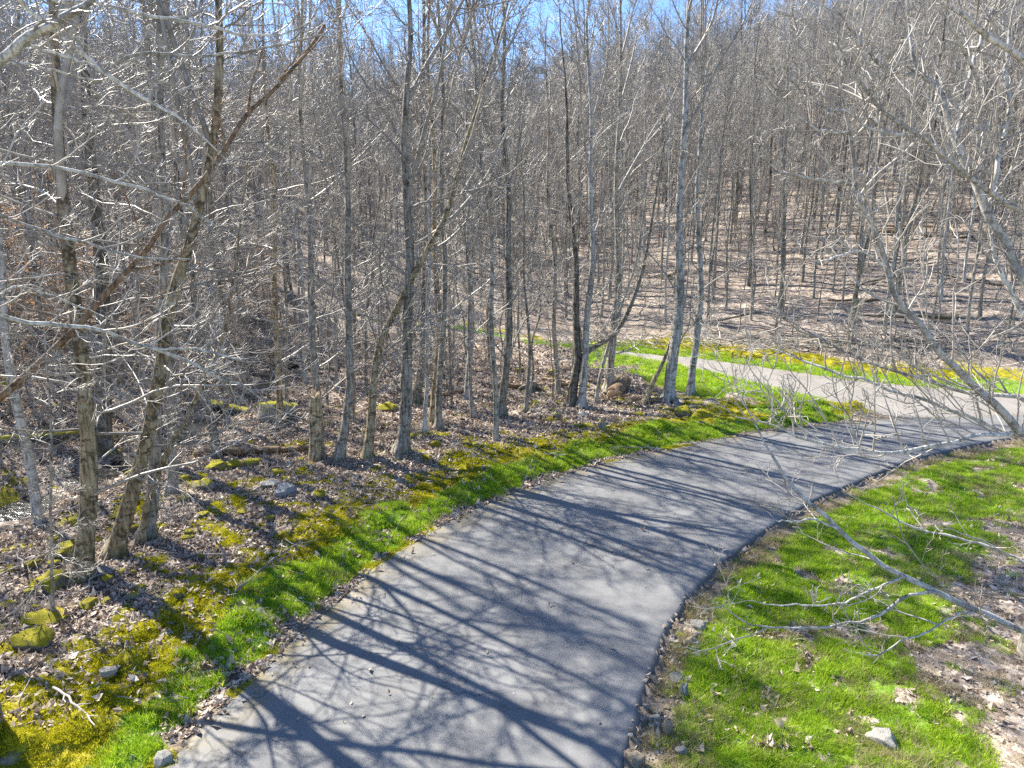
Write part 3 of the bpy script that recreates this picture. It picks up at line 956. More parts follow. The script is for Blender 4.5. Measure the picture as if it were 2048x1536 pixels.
limb_tree('spreading_tree', 'spreading pale limbed tree rooted at the right edge beside the lawn', (6.7, 8.2),
          [(6.7, 8.2, -.1), (6.65, 8.1, 1.2), (6.45, 8.0, 2.6), (6.5, 8.0, 4.2), (6.7, 8.1, 6.5), (7.0, 8.2, 9.5)], (0.15, 0.05), [
    ('a', None, [(2048, 873), (2024, 848), (1987, 803), (1945, 769), (1904, 728), (1871, 695), (1838, 649), (1800, 604), (1784, 570), (1761, 488), (1734, 430), (1714, 391), (1708, 344), (1702, 289), (1695, 234), (1685, 211), (1679, 164), (1679, 90), (1678, 35), (1659, 0)], 7.9, 7.0, 19, 5),
    ('b', None, [(2100, 640), (2048, 555), (2018, 504), (1980, 433), (1956, 379), (1933, 332), (1909, 281), (1897, 242), (1882, 187), (1862, 160), (1835, 144), (1823, 98), (1817, 47), (1811, -20)], 7.9, 8.7, 22, 8),
    ('b2', None, [(2090, 700), (2048, 630), (2030, 600), (2003, 547), (1989, 511), (1981, 465), (1979, 430)], 7.9, 8.1, 13, 7),
    ('c', None, [(2090, 455), (2048, 426), (1995, 394), (1944, 359), (1905, 324), (1866, 293), (1843, 273), (1800, 246), (1761, 219), (1730, 176), (1694, 137), (1675, 86), (1644, 51), (1624, 0)], 7.9, 6.6, 15, 4),
    ('d', None, [(2090, 150), (2048, 121), (2003, 90), (1964, 66), (1933, 35), (1898, 16), (1870, -5)], 7.9, 6.9, 16, 9),
    ('e', 'c', [(1984, 406), (1995, 351), (2011, 285), (2019, 219), (2013, 156), (2017, 98), (2023, 39), (2034, -10)], 7.6, 8.0, 10, 6),
    ('f', 'b', [(1909, 281), (1917, 234), (1929, 176), (1941, 144), (1960, 82), (1976, 39), (1987, -10)], 8.3, 8.8, 9, 6),
    ('g', 'b', [(1952, 359), (1964, 312), (1960, 219), (1964, 187), (1944, 133), (1925, 94), (1901, 55), (1878, -5)], 8.2, 7.4, 8, 5),
    ('a1', 'a', [(1710, 391), (1651, 379), (1589, 363), (1550, 348), (1523, 309), (1503, 270)], 7.3, 6.8, 7, 3),
    ('a2', 'a', [(1702, 285), (1651, 277), (1616, 258), (1573, 219), (1554, 187), (1550, 148)], 7.2, 6.5, 6, 3),
    ('h', 'c', [(1843, 281), (1749, 266), (1694, 230), (1651, 219), (1605, 187), (1554, 133), (1532, 101)], 7.2, 6.2, 6, 3),
    ('i', 'b', [(1835, 144), (1792, 144), (1757, 125), (1726, 86), (1687, 39), (1660, -5)], 8.6, 7.8, 8, 4),
    ('j', 'a', [(1765, 527), (1734, 504), (1714, 496), (1675, 508), (1628, 523), (1612, 512)], 7.4, 6.9, 5, 3),
    ('k', None, [(2048, 800), (1987, 790), (1937, 786), (1879, 771), (1838, 755), (1796, 745), (1767, 736), (1726, 720), (1676, 695), (1647, 678), (1597, 653), (1564, 629), (1548, 612), (1531, 575), (1527, 550)], 7.9, 8.9, 10, 3),
    ('l', None, [(2045, 877), (2007, 865), (1945, 836), (1904, 823), (1846, 798), (1780, 782), (1730, 757), (1693, 753), (1635, 732), (1614, 724), (1564, 703), (1540, 695), (1490, 693), (1457, 670)], 7.9, 9.0, 9, 3),
    ('m', None, [(2045, 873), (2007, 869), (1966, 869), (1912, 881), (1846, 896), (1800, 904), (1771, 906), (1722, 898), (1676, 894), (1614, 879), (1585, 869), (1556, 854), (1502, 840), (1465, 832), (1432, 798), (1399, 757)], 7.9, 6.7, 10, 3),
    ('m1', 'm', [(1722, 898), (1705, 856), (1703, 819), (1693, 769), (1676, 736)], 7.2, 7.0, 4, 2),
    ('m2', 'm', [(1585, 869), (1556, 836), (1552, 790), (1527, 749), (1510, 728)], 6.9, 6.7, 4, 2),
], B_GREY, 201)

limb_tree('leaning_sapling', 'low grey sapling slanting over the lawn from the lower right edge', (5.35, 5.3),
          [(5.35, 5.3, -.1), (5.2, 5.35, .6), (5.0, 5.42, 1.2), tuple(at_depth(2075, 1278, 5.5))], (0.07, 0.045), [
    ('B', None, [(2075, 1278), (2048, 1265), (1987, 1236), (1912, 1203), (1863, 1178), (1805, 1153), (1767, 1132), (1726, 1103), (1689, 1070), (1656, 1037), (1614, 1004), (1593, 983), (1564, 947), (1544, 910), (1527, 877), (1506, 840), (1486, 798), (1465, 757)], 5.5, 6.3, 17, 4),
    ('B1', 'B', [(1896, 1203), (1854, 1201), (1821, 1209), (1780, 1236), (1730, 1252), (1656, 1261), (1598, 1263), (1531, 1256), (1490, 1244), (1448, 1215), (1419, 1198), (1374, 1174)], 5.6, 5.3, 7, 2),
    ('B2', 'B', [(1805, 1153), (1780, 1165), (1738, 1182), (1697, 1203), (1635, 1211), (1573, 1211), (1523, 1207), (1465, 1194)], 5.7, 5.5, 5, 2),
    ('B3', 'B', [(1954, 1236), (1904, 1248), (1863, 1269), (1800, 1290), (1771, 1308), (1730, 1310), (1693, 1298)], 5.6, 5.2, 5, 2),
    ('C1', 'B', [(1689, 1072), (1635, 1049), (1589, 1049), (1552, 1041), (1535, 1020)], 5.9, 5.7, 5, 2),
    ('C', None, [(2075, 1150), (2048, 1124), (2016, 1109), (1966, 1091), (1904, 1074), (1846, 1060), (1809, 1047), (1767, 1024), (1730, 1004), (1689, 983), (1660, 958)], 5.6, 6.2, 7, 2),
], B_GREY, 202, 0.7, 3)

limb_tree('overhanging_tree', 'tree at the left edge whose long grey limbs cross the upper left corner', (-5.7, 6.6),
          [(-5.7, 6.6, -.1), (-5.65, 6.6, 2), (-5.6, 6.55, 4.5), (-5.5, 6.5, 7), (-5.2, 6.4, 10), (-5.0, 6.4, 14)], (0.21, 0.05), [
    ('A', None, [(-60, 168), (0, 123), (41, 85), (89, 58), (130, 34), (164, 14), (191, -5), (260, -60)], 6.4, 6.0, 22, 16),
    ('B', None, [(-20, -70), (38, 0), (68, 27), (103, 55), (144, 92), (178, 120), (222, 154), (260, 178), (301, 205), (342, 226), (383, 253), (417, 284), (444, 308), (490, 360)], 6.3, 7.3, 13, 5),
    ('C', 'B', [(219, 144), (246, 120), (284, 109), (342, 109), (410, 114), (458, 109), (513, 99), (581, 85), (649, 68), (710, 60)], 6.7, 7.0, 7, 3),
    ('D', None, [(40, -20), (92, 0), (154, 5), (226, 14), (287, 29), (355, 41), (427, 55), (478, 67), (547, 72), (588, 62), (632, 38), (700, 3)], 6.3, 6.9, 10, 4),
    ('E', 'A', [(51, 90), (103, 106), (150, 120), (191, 133), (225, 160)], 6.3, 6.6, 7, 4),
    ('F', None, [(-60, 120), (0, 126), (41, 128), (103, 140), (161, 154), (205, 164), (236, 171), (330, 168)], 6.5, 7.4, 7, 3),
    ('G', None, [(-50, 335), (0, 326), (51, 328), (103, 335), (154, 342), (191, 352), (239, 366), (290, 379), (328, 396), (376, 410), (410, 437), (470, 470)], 6.5, 7.6, 10, 4),
    ('H', None, [(-50, 610), (0, 632), (39, 642), (98, 648), (156, 652), (211, 663), (273, 687), (332, 706), (391, 730), (430, 753), (488, 773), (527, 804), (574, 827)], 6.5, 7.8, 11, 3),
    ('I', 'H', [(312, 710), (352, 706), (410, 706), (461, 718), (520, 716)], 7.2, 7.2, 5, 3),
    ('J', None, [(-50, 610), (0, 589), (20, 575), (51, 575), (90, 587), (129, 601), (168, 616), (230, 640)], 6.5, 7.0, 7, 3),
    ('K', None, [(-50, 420), (0, 430), (60, 452), (140, 480), (220, 500), (310, 520), (400, 515), (480, 520)], 6.5, 8.0, 8, 3),
], B_GREY, 203, .85, 6)

# brown dead trunk lying aslant through the left woods
pxs = [(-60, 850), (0, 796), (59, 745), (145, 663), (203, 597), (254, 542), (297, 495), (336, 433), (383, 386), (422, 339), (449, 300), (472, 260), (506, 215), (540, 188), (567, 157), (595, 126), (625, 89), (649, 51)]
dd = np.linspace(8.9, 11.4, len(pxs))
P = np.array([at_depth(u, v, d) for (u, v), d in zip(pxs, dd)])
g0 = P[0] + (P[0] - P[4]) * 0.75
g0[2] = tz(g0[0], g0[1]) - 0.1
P = catmull(np.vstack([g0, P]), 44)
o = empty('leaning_dead_trunk', [P[0][0], P[0][1], P[0][2] + .1], 'brown dead trunk leaning steeply across the left woods', 'dead tree')
Rr = lumpy(np.random.default_rng(6), np.linspace(0.062, 0.026, 44), .05)
m = MB(); m.tubes(P - np.array(o.location), Rr, 10, cap=True)
link('trunk', m.mesh('trunk', B_DEAD), o)
b1, r1 = sprout(np.random.default_rng(8), (P - np.array(o.location))[None], Rr[None], 9, 0.45, .98, (25, 50), 1.7, 10, 0.05, 0.1, rad=.02)
b2, r2 = sprout(np.random.default_rng(9), b1, r1, 7, 0.2, 1, (25, 55), .5, 5, 0.03, 0.15, rad=.008)
m = MB(); m.tubes(b1, r1, 5); m.tubes(b2, r2, 3)
link('dead_branches', m.mesh('dead_branches', B_DEAD), o)


# ------------------------------------------------------------------ woods behind: individuals near, one mass beyond
protos = []
for k, (st, hgt, rad_, bk, dens) in enumerate([('asc', 13, .095, B_GREY, .8), ('slim', 14, .08, B_PALE, .9), ('mid', 11, .07, B_GREY, .8), ('hor', 10, .065, B_TAN, .75), ('asc', 15, .125, B_DARK, .8),
                                               ('slim', 12, .055, B_GREY, .9), ('mid', 9, .05, B_DARK, .7), ('slim', 13, .07, B_GREY, .8)]):
    r = np.random.default_rng(300 + k)
    P, R = trunk_line(r, hgt, rad_, 26, (r.normal() * .03, r.normal() * .03))
    R = lumpy(r, R, .03); P[0, 2] -= .3
    m = MB(); m.tubes(P, R, 9)
    t_me = m.mesh('trunk', bk)
    c_me = crown_of(r, P, R, st, hgt, dens, tw=1.2).mesh('crown', TWIG)
    protos.append((t_me, c_me, hgt))
sap_protos = []
for k in range(5):
    r = np.random.default_rng(360 + k)
    hgt = [3.5, 5, 6, 4.2, 7][k]
    P, R = trunk_line(r, hgt, [.018, .025, .03, .02, .035][k], 18, (r.normal() * .1, r.normal() * .1), .08)
    m = MB(); m.tubes(P, R, 6)
    STYLE['sap'] = dict(STYLE['mid']); STYLE['sap'].update(n1=16, t0=.15, n2=5, n3=3)
    sap_protos.append((m.mesh('trunk', B_GREY), crown_of(r, P, R, 'sap', hgt, 1.0, tw=1.2, fork=False).mesh('crown', TWIG), hgt))

# candidate places
cand = []
placed = {}


def try_place(x, y, d):
    cx, cy = int(x // 2), int(y // 2)
    for a in range(cx - 2, cx + 3):
        for b_ in range(cy - 2, cy + 3):
            for (px_, py_) in placed.get((a, b_), ()):
                if (px_ - x) ** 2 + (py_ - y) ** 2 < d * d:
                    return False
    placed.setdefault((cx, cy), []).append((x, y))
    return True


for hx in heroes_xy:
    placed.setdefault((int(hx[0] // 2), int(hx[1] // 2)), []).append((hx[0], hx[1]))
rp = np.random.default_rng(55)
NC = 46000
az = rp.uniform(-0.80, 0.74, NC); rr = 13 + 215 * np.sqrt(rp.random(NC))
cx = rr * np.sin(az); cy = rr * np.cos(az)
extra = np.stack([rp.uniform(-34, -9, 150), rp.uniform(-2, 24, 150)], 1)     # woods beyond the left edge, added between sun and drive for their shadows
cx = np.concatenate([cx, extra[:, 0]]); cy = np.concatenate([cy, extra[:, 1]])
ci = roadinfo(cx, cy)
dmin = np.minimum(np.minimum(ci['dl'], ci['dr']), np.minimum(ci['dn'], ci['df']))
ok = ~(ci['in1'] | ci['in2']) & (dmin > 2.4) & ~((~ci['left']) & (cy < 26)) & ~((ci['df'] < 4.0) & ci['beyond'])
ok &= ~((cx > 2.5) & (cy < 30) & ~ci['beyond'])
ok &= ~((np.hypot(cx, cy) < 17) & (cx > -7.5))
dcr = dist_poly(cx, cy, CREEK); ok &= dcr > 1.1
zz = terrain(cx, cy)
order = np.argsort(np.hypot(cx, cy))
trees = []
for i in order:
    if not ok[i]:
        continue
    dist = math.hypot(cx[i], cy[i])
    right_ = cx[i] / max(cy[i], 1) > 0.08
    sp_ = 1.5 if (right_ and dist < 60) else 1.7 if dist < 60 else (1.55 if right_ else 1.8) + (dist - 60) * 0.006
    if cx[i] < -1 and dist < 42:
        sp_ = 1.9
    if try_place(cx[i], cy[i], sp_):
        trees.append(i)
WHERE = {True: 'on the slope above the upper driveway', False: 'in the woods behind the creek'}
KIND = {0: 'mid grey bare tree with rising branches', 1: 'pale slim bare tree with a high narrow crown', 2: 'short grey bare tree with a wide low crown',
        3: 'tan bare tree with level spreading branches', 4: 'tallest dark barked bare tree', 5: 'very thin grey pole tree', 6: 'small dark bare tree with low branches', 7: 'thin straight grey bare tree'}
protos_obj = []
n_ind = 0
rest = []
first = {}
for i in trees:
    x, y = cx[i], cy[i]
    inview = abs(math.atan2(x, max(y, .1))) < 0.655 and y > 6
    hill = ci['beyond'][i]
    if inview and n_ind < 290:
        n_ind += 1
        k = rp.choice([1, 5, 7, 0, 2, 5, 7, 1, 4]) if hill else rp.choice([0, 2, 3, 1, 5, 5, 7, 5, 7, 1])
        lab = KIND[k] + ' ' + WHERE[bool(hill)]
        grp = lab.split(' bare')[0].split(' pole')[0] + (' trees on the slope' if hill else ' trees behind the creek')
        t_me, c_me, hgt = protos[k]
        if k not in first:
            o = empty('woodland_tree', (x, y, zz[i]), lab, 'tree', grp)
            link('trunk', t_me, o); link('crown', c_me, o)
            s = rp.uniform(.75, 1.1); o.scale = (s, s, s); o.rotation_euler = (0, 0, rp.uniform(0, 6.3))
            first[k] = o
        else:
            s = rp.uniform(.7, 1.15)
            copy_thing(first[k], (x, y, zz[i]), rp.uniform(0, 6.3), s, lab, grp, rp.uniform(.6, .9) if hill else rp.uniform(.65, 1.0))
    else:
        rest.append(i)

# saplings and whips between the trunks
sf = {}
SAPL = 'bare sapling among the trunks of the left woods'
SAPH = 'bare sapling on the slope above the upper driveway'
SK = ['short whippy', 'slender mid height', 'tall twiggy', 'low thin', 'tallest thin']
ns = 0
for _ in range(4000):
    if ns >= 210:
        break
    a = rp.uniform(-.66, .66); d = rp.uniform(21, 46)
    x, y = d * math.sin(a), d * math.cos(a)
    inf = roadinfo(np.array([x]), np.array([y]))
    dm_ = min(inf['dl'][0], inf['dr'][0], inf['dn'][0], inf['df'][0])
    if inf['in1'][0] or inf['in2'][0] or dm_ < 2.2 or (not inf['beyond'][0] and x > 2.0) or (inf['beyond'][0] and inf['df'][0] < 3.2):
        continue
    if not try_place(x, y, 0.7):
        continue
    k = int(rp.integers(0, 5)); hill = bool(inf['beyond'][0])
    lab, grp = (SAPH, 'saplings on the slope') if hill else (SAPL, 'saplings in the woods')
    lab = SK[k] + ' ' + lab; grp = SK[k] + ' ' + grp
    z = tz(x, y)
    if k not in sf:
        o = empty('sapling', (x, y, z), lab, 'sapling', grp); link('trunk', sap_protos[k][0], o); link('crown', sap_protos[k][1], o); sf[k] = o
    else:
        copy_thing(sf[k], (x, y, z), rp.uniform(0, 6.3), rp.uniform(.6, 1.15), lab, grp)
    ns += 1


# scatter by geometry nodes: a cloud of points carrying rotation, scale and the index of the piece
def scatter(name, pts, rot, scl, index, pieces, kind='stuff'):
    col = bpy.data.collections.new(name + '_pieces')
    for j, p in enumerate(pieces):
        o = bpy.data.objects.new('%s_%02d' % (name, j), p)
        col.objects.link(o)
    me = bpy.data.meshes.new(name)
    me.vertices.add(len(pts)); me.vertices.foreach_set('co', np.asarray(pts, np.float32).ravel())
    a = me.attributes.new('rot', 'FLOAT_VECTOR', 'POINT'); a.data.foreach_set('vector', np.asarray(rot, np.float32).ravel())
    a = me.attributes.new('scl', 'FLOAT', 'POINT'); a.data.foreach_set('value', np.asarray(scl, np.float32))
    a = me.attributes.new('idx', 'INT', 'POINT'); a.data.foreach_set('value', np.asarray(index, np.int32))
    o = link(name, me)
    ng = bpy.data.node_groups.new(name, 'GeometryNodeTree')
    ng.interface.new_socket('Geometry', in_out='INPUT', socket_type='NodeSocketGeometry')
    ng.interface.new_socket('Geometry', in_out='OUTPUT', socket_type='NodeSocketGeometry')
    gi = ng.nodes.new('NodeGroupInput'); go = ng.nodes.new('NodeGroupOutput')
    ip = ng.nodes.new('GeometryNodeInstanceOnPoints')
    ci_ = ng.nodes.new('GeometryNodeCollectionInfo')
    ci_.inputs['Collection'].default_value = col
    ci_.inputs['Separate Children'].default_value = True
    ci_.inputs['Reset Children'].default_value = True
    ip.inputs['Pick Instance'].default_value = True

    def na(nm, ty):
        n = ng.nodes.new('GeometryNodeInputNamedAttribute'); n.data_type = ty
        n.inputs['Name'].default_value = nm
        return [s for s in n.outputs if s.enabled and s.name == 'Attribute'][0]
    L = ng.links.new
    L(gi.outputs[0], ip.inputs['Points']); L(ci_.outputs[0], ip.inputs['Instance'])
    L(na('idx', 'INT'), ip.inputs['Instance Index']); L(na('rot', 'FLOAT_VECTOR'), ip.inputs['Rotation']); L(na('scl', 'FLOAT'), ip.inputs['Scale'])
    L(ip.outputs[0], go.inputs[0])
    md = o.modifiers.new('scatter', 'NODES'); md.node_group = ng
    return tag(o, kind=kind)


far = []
for k in range(6):
    r = np.random.default_rng(400 + k)
    hgt = [11, 13, 10, 12, 9, 14][k]
    st = ['asc', 'slim', 'mid', 'asc', 'mid', 'slim'][k]
    P, R = trunk_line(r, hgt, [.11, .09, .08, .10, .065, .11][k], 14, (r.normal() * .03, r.normal() * .03))
    P[0, 2] -= .5
    S0 = STYLE[st]; STYLE['far'] = dict(S0); STYLE['far'].update(n2=7, n3=3)
    m = crown_of(r, P, R, 'far', hgt, .7, tw=1.5)
    m.tubes(P, R, 6)
    far.append(m.mesh('far_tree', FARTREE))
for k in range(3):                     # undergrowth between the far trunks
    r = np.random.default_rng(440 + k); hgt = [4, 5.5, 3][k]
    P, R = trunk_line(r, hgt, .03, 10, (r.normal() * .08, r.normal() * .08), .1)
    STYLE['far'] = dict(STYLE['mid']); STYLE['far'].update(n1=20, t0=.08, n2=6, n3=3, l1=.3)
    m = crown_of(r, P, R, 'far', hgt, 1.0, tw=1.5, fork=False); m.tubes(P, R, 5)
    far.append(m.mesh('far_sapling', FARTREE))
rest = np.array(rest)
ua = rp.uniform(-.66, .66, 1500); ud = rp.uniform(44, 125, 1500)
ux, uy = ud * np.sin(ua), ud * np.cos(ua); uz = terrain(ux, uy)
nr_ = len(rest)
fx = np.concatenate([cx[rest], ux]); fy = np.concatenate([cy[rest], uy]); fz = np.concatenate([zz[rest], uz])
fi = np.concatenate([rp.integers(0, 6, nr_), rp.integers(6, 9, 1500)])
nf = len(fx)
scatter('far_woods', np.stack([fx, fy, fz], 1), np.stack([rp.normal(size=nf) * .04, rp.normal(size=nf) * .04, rp.uniform(0, 6.3, nf)], 1),
        rp.uniform(.7, 1.15, nf), fi, far)

# ------------------------------------------------------------------ young beeches holding orange leaves
bp = []
for k in range(3):
    r = np.random.default_rng(500 + k)
    hgt = [2.2, 3.0, 2.6][k]
    P, R = trunk_line(r, hgt, .022, 14, (r.normal() * .1, r.normal() * .1), .06)
    m = MB(); m.tubes(P, R, 6)
    b1, r1 = sprout(r, P[None], R[None], 16, .15, .98, (55, 85), hgt * .38, 7, .01, .12, rad=.008, flat_=.5)
    b2, r2 = sprout(r, b1, r1, 6, .15, 1, (35, 65), .4, 5, 0, .15, rad=.004, flat_=.5)
    mt = MB(); mt.tubes(b1, r1, 4); mt.tubes(b2, r2, 3)
    ml = MB()
    pts = np.concatenate([b2[:, 1:].reshape(-1, 3), b1[:, 3:].reshape(-1, 3)])
    pts = pts[r.random(len(pts)) < .85]
    n = len(pts)
    d = unit(r.normal(size=(n, 3)) * np.array([1, 1, .35])); s = unit(np.cross(d, r.normal(size=(n, 3)) * .4 + np.array([0, 0, 1.])))
    L_ = r.uniform(.05, .085, n)[:, None]
    V = np.stack([pts, pts + d * L_ * .5 + s * L_ * .28, pts + d * L_ + np.array([0, 0, -.02]), pts + d * L_ * .5 - s * L_ * .28], 1)
    ml.add(V, np.arange(n * 4).reshape(n, 4), np.repeat(r.random(n), 4))
    bp.append((m.mesh('trunk', B_GREY), mt.mesh('crown', TWIG), ml.mesh('leaves', BEECH, False)))
bf = {}
for q_, (u, v) in enumerate([(10, 610), (70, 640), (120, 560), (40, 740), (150, 700), (20, 540), (250, 640), (330, 620), (420, 690), (90, 800), (15, 830), (200, 720), (480, 650), (160, 620), (60, 560), (300, 720), (380, 600), (560, 640)] + [(rp.uniform(-20, 200), rp.uniform(440, 740)) for _ in range(26)] + [(rp.uniform(200, 600), rp.uniform(560, 680)) for _ in range(10)]):
    g = ground_hit(u, v); k = q_ % 3
    lab = 'young beech still holding orange leaves in the left woods beyond the creek'
    if k not in bf:
        o = empty('beech_sapling', g, lab, 'sapling', 'orange leaved beech saplings')
        for nm, me_ in zip(('trunk', 'crown', 'leaves'), bp[k]):
            link(nm, me_, o)
        bf[k] = o
    else:
        copy_thing(bf[k], g, rp.uniform(0, 6.3), rp.uniform(.8, 1.5), lab, 'orange leaved beech saplings')


# ------------------------------------------------------------------ rocks
import bmesh


def rock_mesh(seed, sub=4, rough=.30):
    bm = bmesh.new()
    bmesh.ops.create_icosphere(bm, subdivisions=sub, radius=1.0)
    r = np.random.default_rng(seed)
    pl = unit(np.vstack([r.normal(size=(9, 3)), np.array([[r.normal() * .15, r.normal() * .15 - .12, 1.0]])])); dd_ = np.append(r.uniform(.5, .85, 9), r.uniform(.5, .75))
    for v in bm.verts:
        p = np.array(v.co)
        for nrm, d in zip(pl, dd_):
            e = p @ nrm - d
            if e > 0:
                p = p - nrm * e * .97
        q = vnoise(np.array([p[0] * 2.2 + p[2] * 1.3 + seed]), np.array([p[1] * 2.2 - p[2] * .9]), seed)[0] - .5 + .45 * (vnoise(np.array([p[0] * 6 + p[2] * 4 + seed]), np.array([p[1] * 6 - p[2] * 5.]), seed)[0] - .5)
        v.co = Vector(p * (1 + rough * q))
    me_ = bpy.data.meshes.new('rock')
    bm.to_mesh(me_); bm.free()
    me_.polygons.foreach_set('use_smooth', [True] * len(me_.polygons))
    return me_


ROCKS = [rock_mesh(s) for s in range(7)]
ROCKMATS = {}


def rock(u, v, w, h, m, label, depth=.8, name='rock', group=None, sink=.35, k=None):
    g = ground_hit(u, v + h * .35)
    od = optical(g)
    sx = 1.12 * w / 2 * od / FPX; sz = 1.25 * h / 2 * od / FPX / .9
    k = int(rp.integers(0, 7)) if k is None else k
    key = (k, m.name)
    if key not in ROCKMATS:
        me_ = ROCKS[k].copy(); me_.materials.clear(); me_.materials.append(m); ROCKMATS[key] = me_
    o = link(name, ROCKMATS[key], None, (g[0], g[1] + sx * depth * .5, g[2] + sz * (1 - 2 * sink)))
    o.scale = (sx, sx * depth, sz); o.rotation_euler = (rp.uniform(-.15, .15), rp.uniform(-.15, .15), rp.uniform(-.4, .4))
    return tag(o, label, 'rock', group)


for a in [
    (98, 1170, 62, 42, R_MOSS, 'rounded rock under bright yellow moss beside the nearest birch'),
    (78, 1243, 84, 26, R_MOSS, 'long low mossy rock, upper of two near the left edge'),
    (52, 1288, 76, 44, R_MOSS, 'green mossed rock, lowest of the rocks by the left edge'),
    (170, 1214, 42, 20, R_MOSS, 'small moss cushion rock below the nearest birch'),
    (262, 1196, 30, 22, R_HALF, 'small lichen spotted rock among leaves below the leaning tan trunk'),
    (203, 1150, 46, 26, R_GREY, 'flat grey slab against the foot of the nearest birch'),
    (128, 1108, 56, 36, R_MOSS, 'mossy hummock rock left of the nearest birch'),
    (545, 822, 84, 54, R_HALF, 'large grey boulder with a mossy face by the creek'),
    (538, 970, 44, 20, R_GREY, 'flat grey stone, left of two below the long brown log'),
    (568, 984, 44, 28, R_BLUE, 'blue grey flat stone, right of two below the long brown log'),
    (366, 998, 24, 22, R_MOSS, 'small bright mossy stone at the foot of the grey beech'),
    (404, 972, 42, 28, R_HALF, 'dark squat rock right of the grey beech'),
    (774, 816, 40, 26, R_MOSS, 'domed green mossy rock behind the tree with the flared foot'),
    (555, 946, 34, 20, R_MOSS, 'yellow mossed stone just below the brown log'),
    (868, 889, 26, 16, R_MOSS, 'little mossy stone right of the tree with the flared foot'),
    (823, 874, 22, 14, R_MOSS, 'yellow mossy stone touching the tree with the flared foot'),
    (1112, 832, 24, 16, R_HALF, 'dark small rock left of the black forked tree'),
    (1165, 830, 26, 14, R_GREY, 'grey flat stone in front of the curved pale trunk'),
    (1204, 853, 16, 26, R_HALF, 'small upright grey stone on the leaf slope above the verge'),
    (1366, 826, 34, 30, R_MOSS, 'mossy lump of rock on the grass edge below the largest pale trunk'),
    (213, 1350, 40, 20, R_PALE, 'flat pale stone sunk in the yellow moss strip'),
    (330, 1271, 28, 12, R_PALE, 'small pale stone in the moss above the verge'),
    (322, 1522, 42, 24, R_PALE, 'pale stone at the bottom edge beside the asphalt'),
    (20, 1528, 44, 24, R_TAN, 'tan stone in the bottom left corner'),
    (150, 1045, 40, 24, R_MOSS, 'moss topped rock behind the nearest birch at left'),
    (262, 1058, 26, 20, R_MOSS, 'dark green mossy stone between the two tan trunks'),
    (430, 935, 40, 22, R_MOSS, 'mossy stone under the bank, left of three in a row'),
    (466, 930, 40, 22, R_MOSS, 'mossy stone under the bank, middle of three in a row'),
    (500, 926, 34, 20, R_MOSS, 'mossy stone under the bank, right of three in a row'),
    (1770, 1490, 60, 26, R_PALE, 'broad pale flat slab lying in the lawn at lower right'),
    (1040, 742, 18, 14, R_MOSS, 'mossy rock near the rotten dark stump'),
    (1105, 745, 26, 16, R_HALF, 'mossed rock below the far grass strip'),
    (1396, 1255, 30, 22, R_PALE, 'pale angular stone beside the asphalt edge, highest of the larger ones'),
    (1381, 1286, 24, 20, R_TAN, 'tan squarish stone beside the asphalt edge'),
    (1367, 1386, 16, 42, R_BLUE, 'long blue grey stone standing on end by the asphalt edge'),
    (1310, 1443, 26, 16, R_PALE, 'oval pale stone near the lower asphalt edge'),
    (1335, 1460, 24, 34, R_TAN, 'tall tan stone near the lower asphalt edge'),
    (1286, 1446, 20, 16, R_GREY, 'grey round stone left of the oval pale stone'),
    (1360, 1506, 28, 26, R_GREY, 'grey blocky stone at the bottom by the lawn'),
    (1272, 1530, 40, 28, R_TAN, 'large tan stone at the bottom of the asphalt edge'),
    (1357, 1366, 40, 14, R_GREY, 'flat grey slab above the long standing stone'),
    (1393, 1293, 12, 12, R_PALE, 'tiny white stone next to the tan squarish stone'),
]:
    rock(*a)
g_ = 'loose stones along the asphalt edge'
for j in range(34):
    t = rp.random()
    u = 1410 - 125 * t + rp.normal() * 22; v = 1225 + 305 * t + rp.normal() * 12
    if v > 1530:
        continue
    rock(u, v, rp.uniform(8, 15), rp.uniform(6, 12), [R_GREY, R_PALE, R_TAN, R_GREY][j % 4], 'small loose stone in the dry gutter along the asphalt edge', 1, 'stone', g_)
for j in range(46):
    u = rp.uniform(0, 640); v = rp.uniform(900, 1230)
    gg = ground_hit(u, v)
    if float(roadinfo(np.array([gg[0]]), np.array([gg[1]]))['dl'][0]) < 1.8:
        continue
    rock(u, v, rp.uniform(12, 30), rp.uniform(9, 18), R_MOSS if j % 4 else R_HALF, 'small mossy stone among the leaves of the left wood floor', 1, 'mossy_stone', 'small mossy stones on the wood floor')


# ------------------------------------------------------------------ logs, stump, fallen branches, brush
def log(p0, p1, w, m, label, name='fallen_log', lift=.3, cut=False):
    a = ground_hit(*p0); b_ = ground_hit(*p1)
    rad_ = 1.3 * w / 2 * optical((a + b_) / 2) / FPX
    n = 14
    P = a[None] + (b_ - a)[None] * np.linspace(0, 1, n)[:, None]
    zt = terrain(P[:, 0], P[:, 1])
    P[:, 2] = np.linspace(zt[0], zt[-1], n) + np.maximum(0, (zt - np.linspace(zt[0], zt[-1], n)).max()) * .5 + rad_ * .6
    r = np.random.default_rng(int(p0[0]))
    P[1:-1] += r.normal(size=(n - 2, 3)) * rad_ * .15
    R = lumpy(r, np.linspace(rad_ * 1.1, rad_ * .75, n), .06)
    if cut:
        o = empty(name, P[0], label, 'log')
        q = MB(); q.tubes(P - P[0], R, 12, cap=True); link('log_body', q.mesh('log_body', m), o)
        d = unit(P[0] - P[1])
        q = MB(); q.tubes(np.stack([d * .002, d * .014]), np.array([R[0] * 1.02, R[0] * 1.0]), 14, cap=True)
        link('cut_end', q.mesh('cut_end', CUT, False), o)
        return o
    q = MB(); q.tubes(P, R, 10, cap=True)
    return tag(link(name, q.mesh(name, m)), label, 'log')


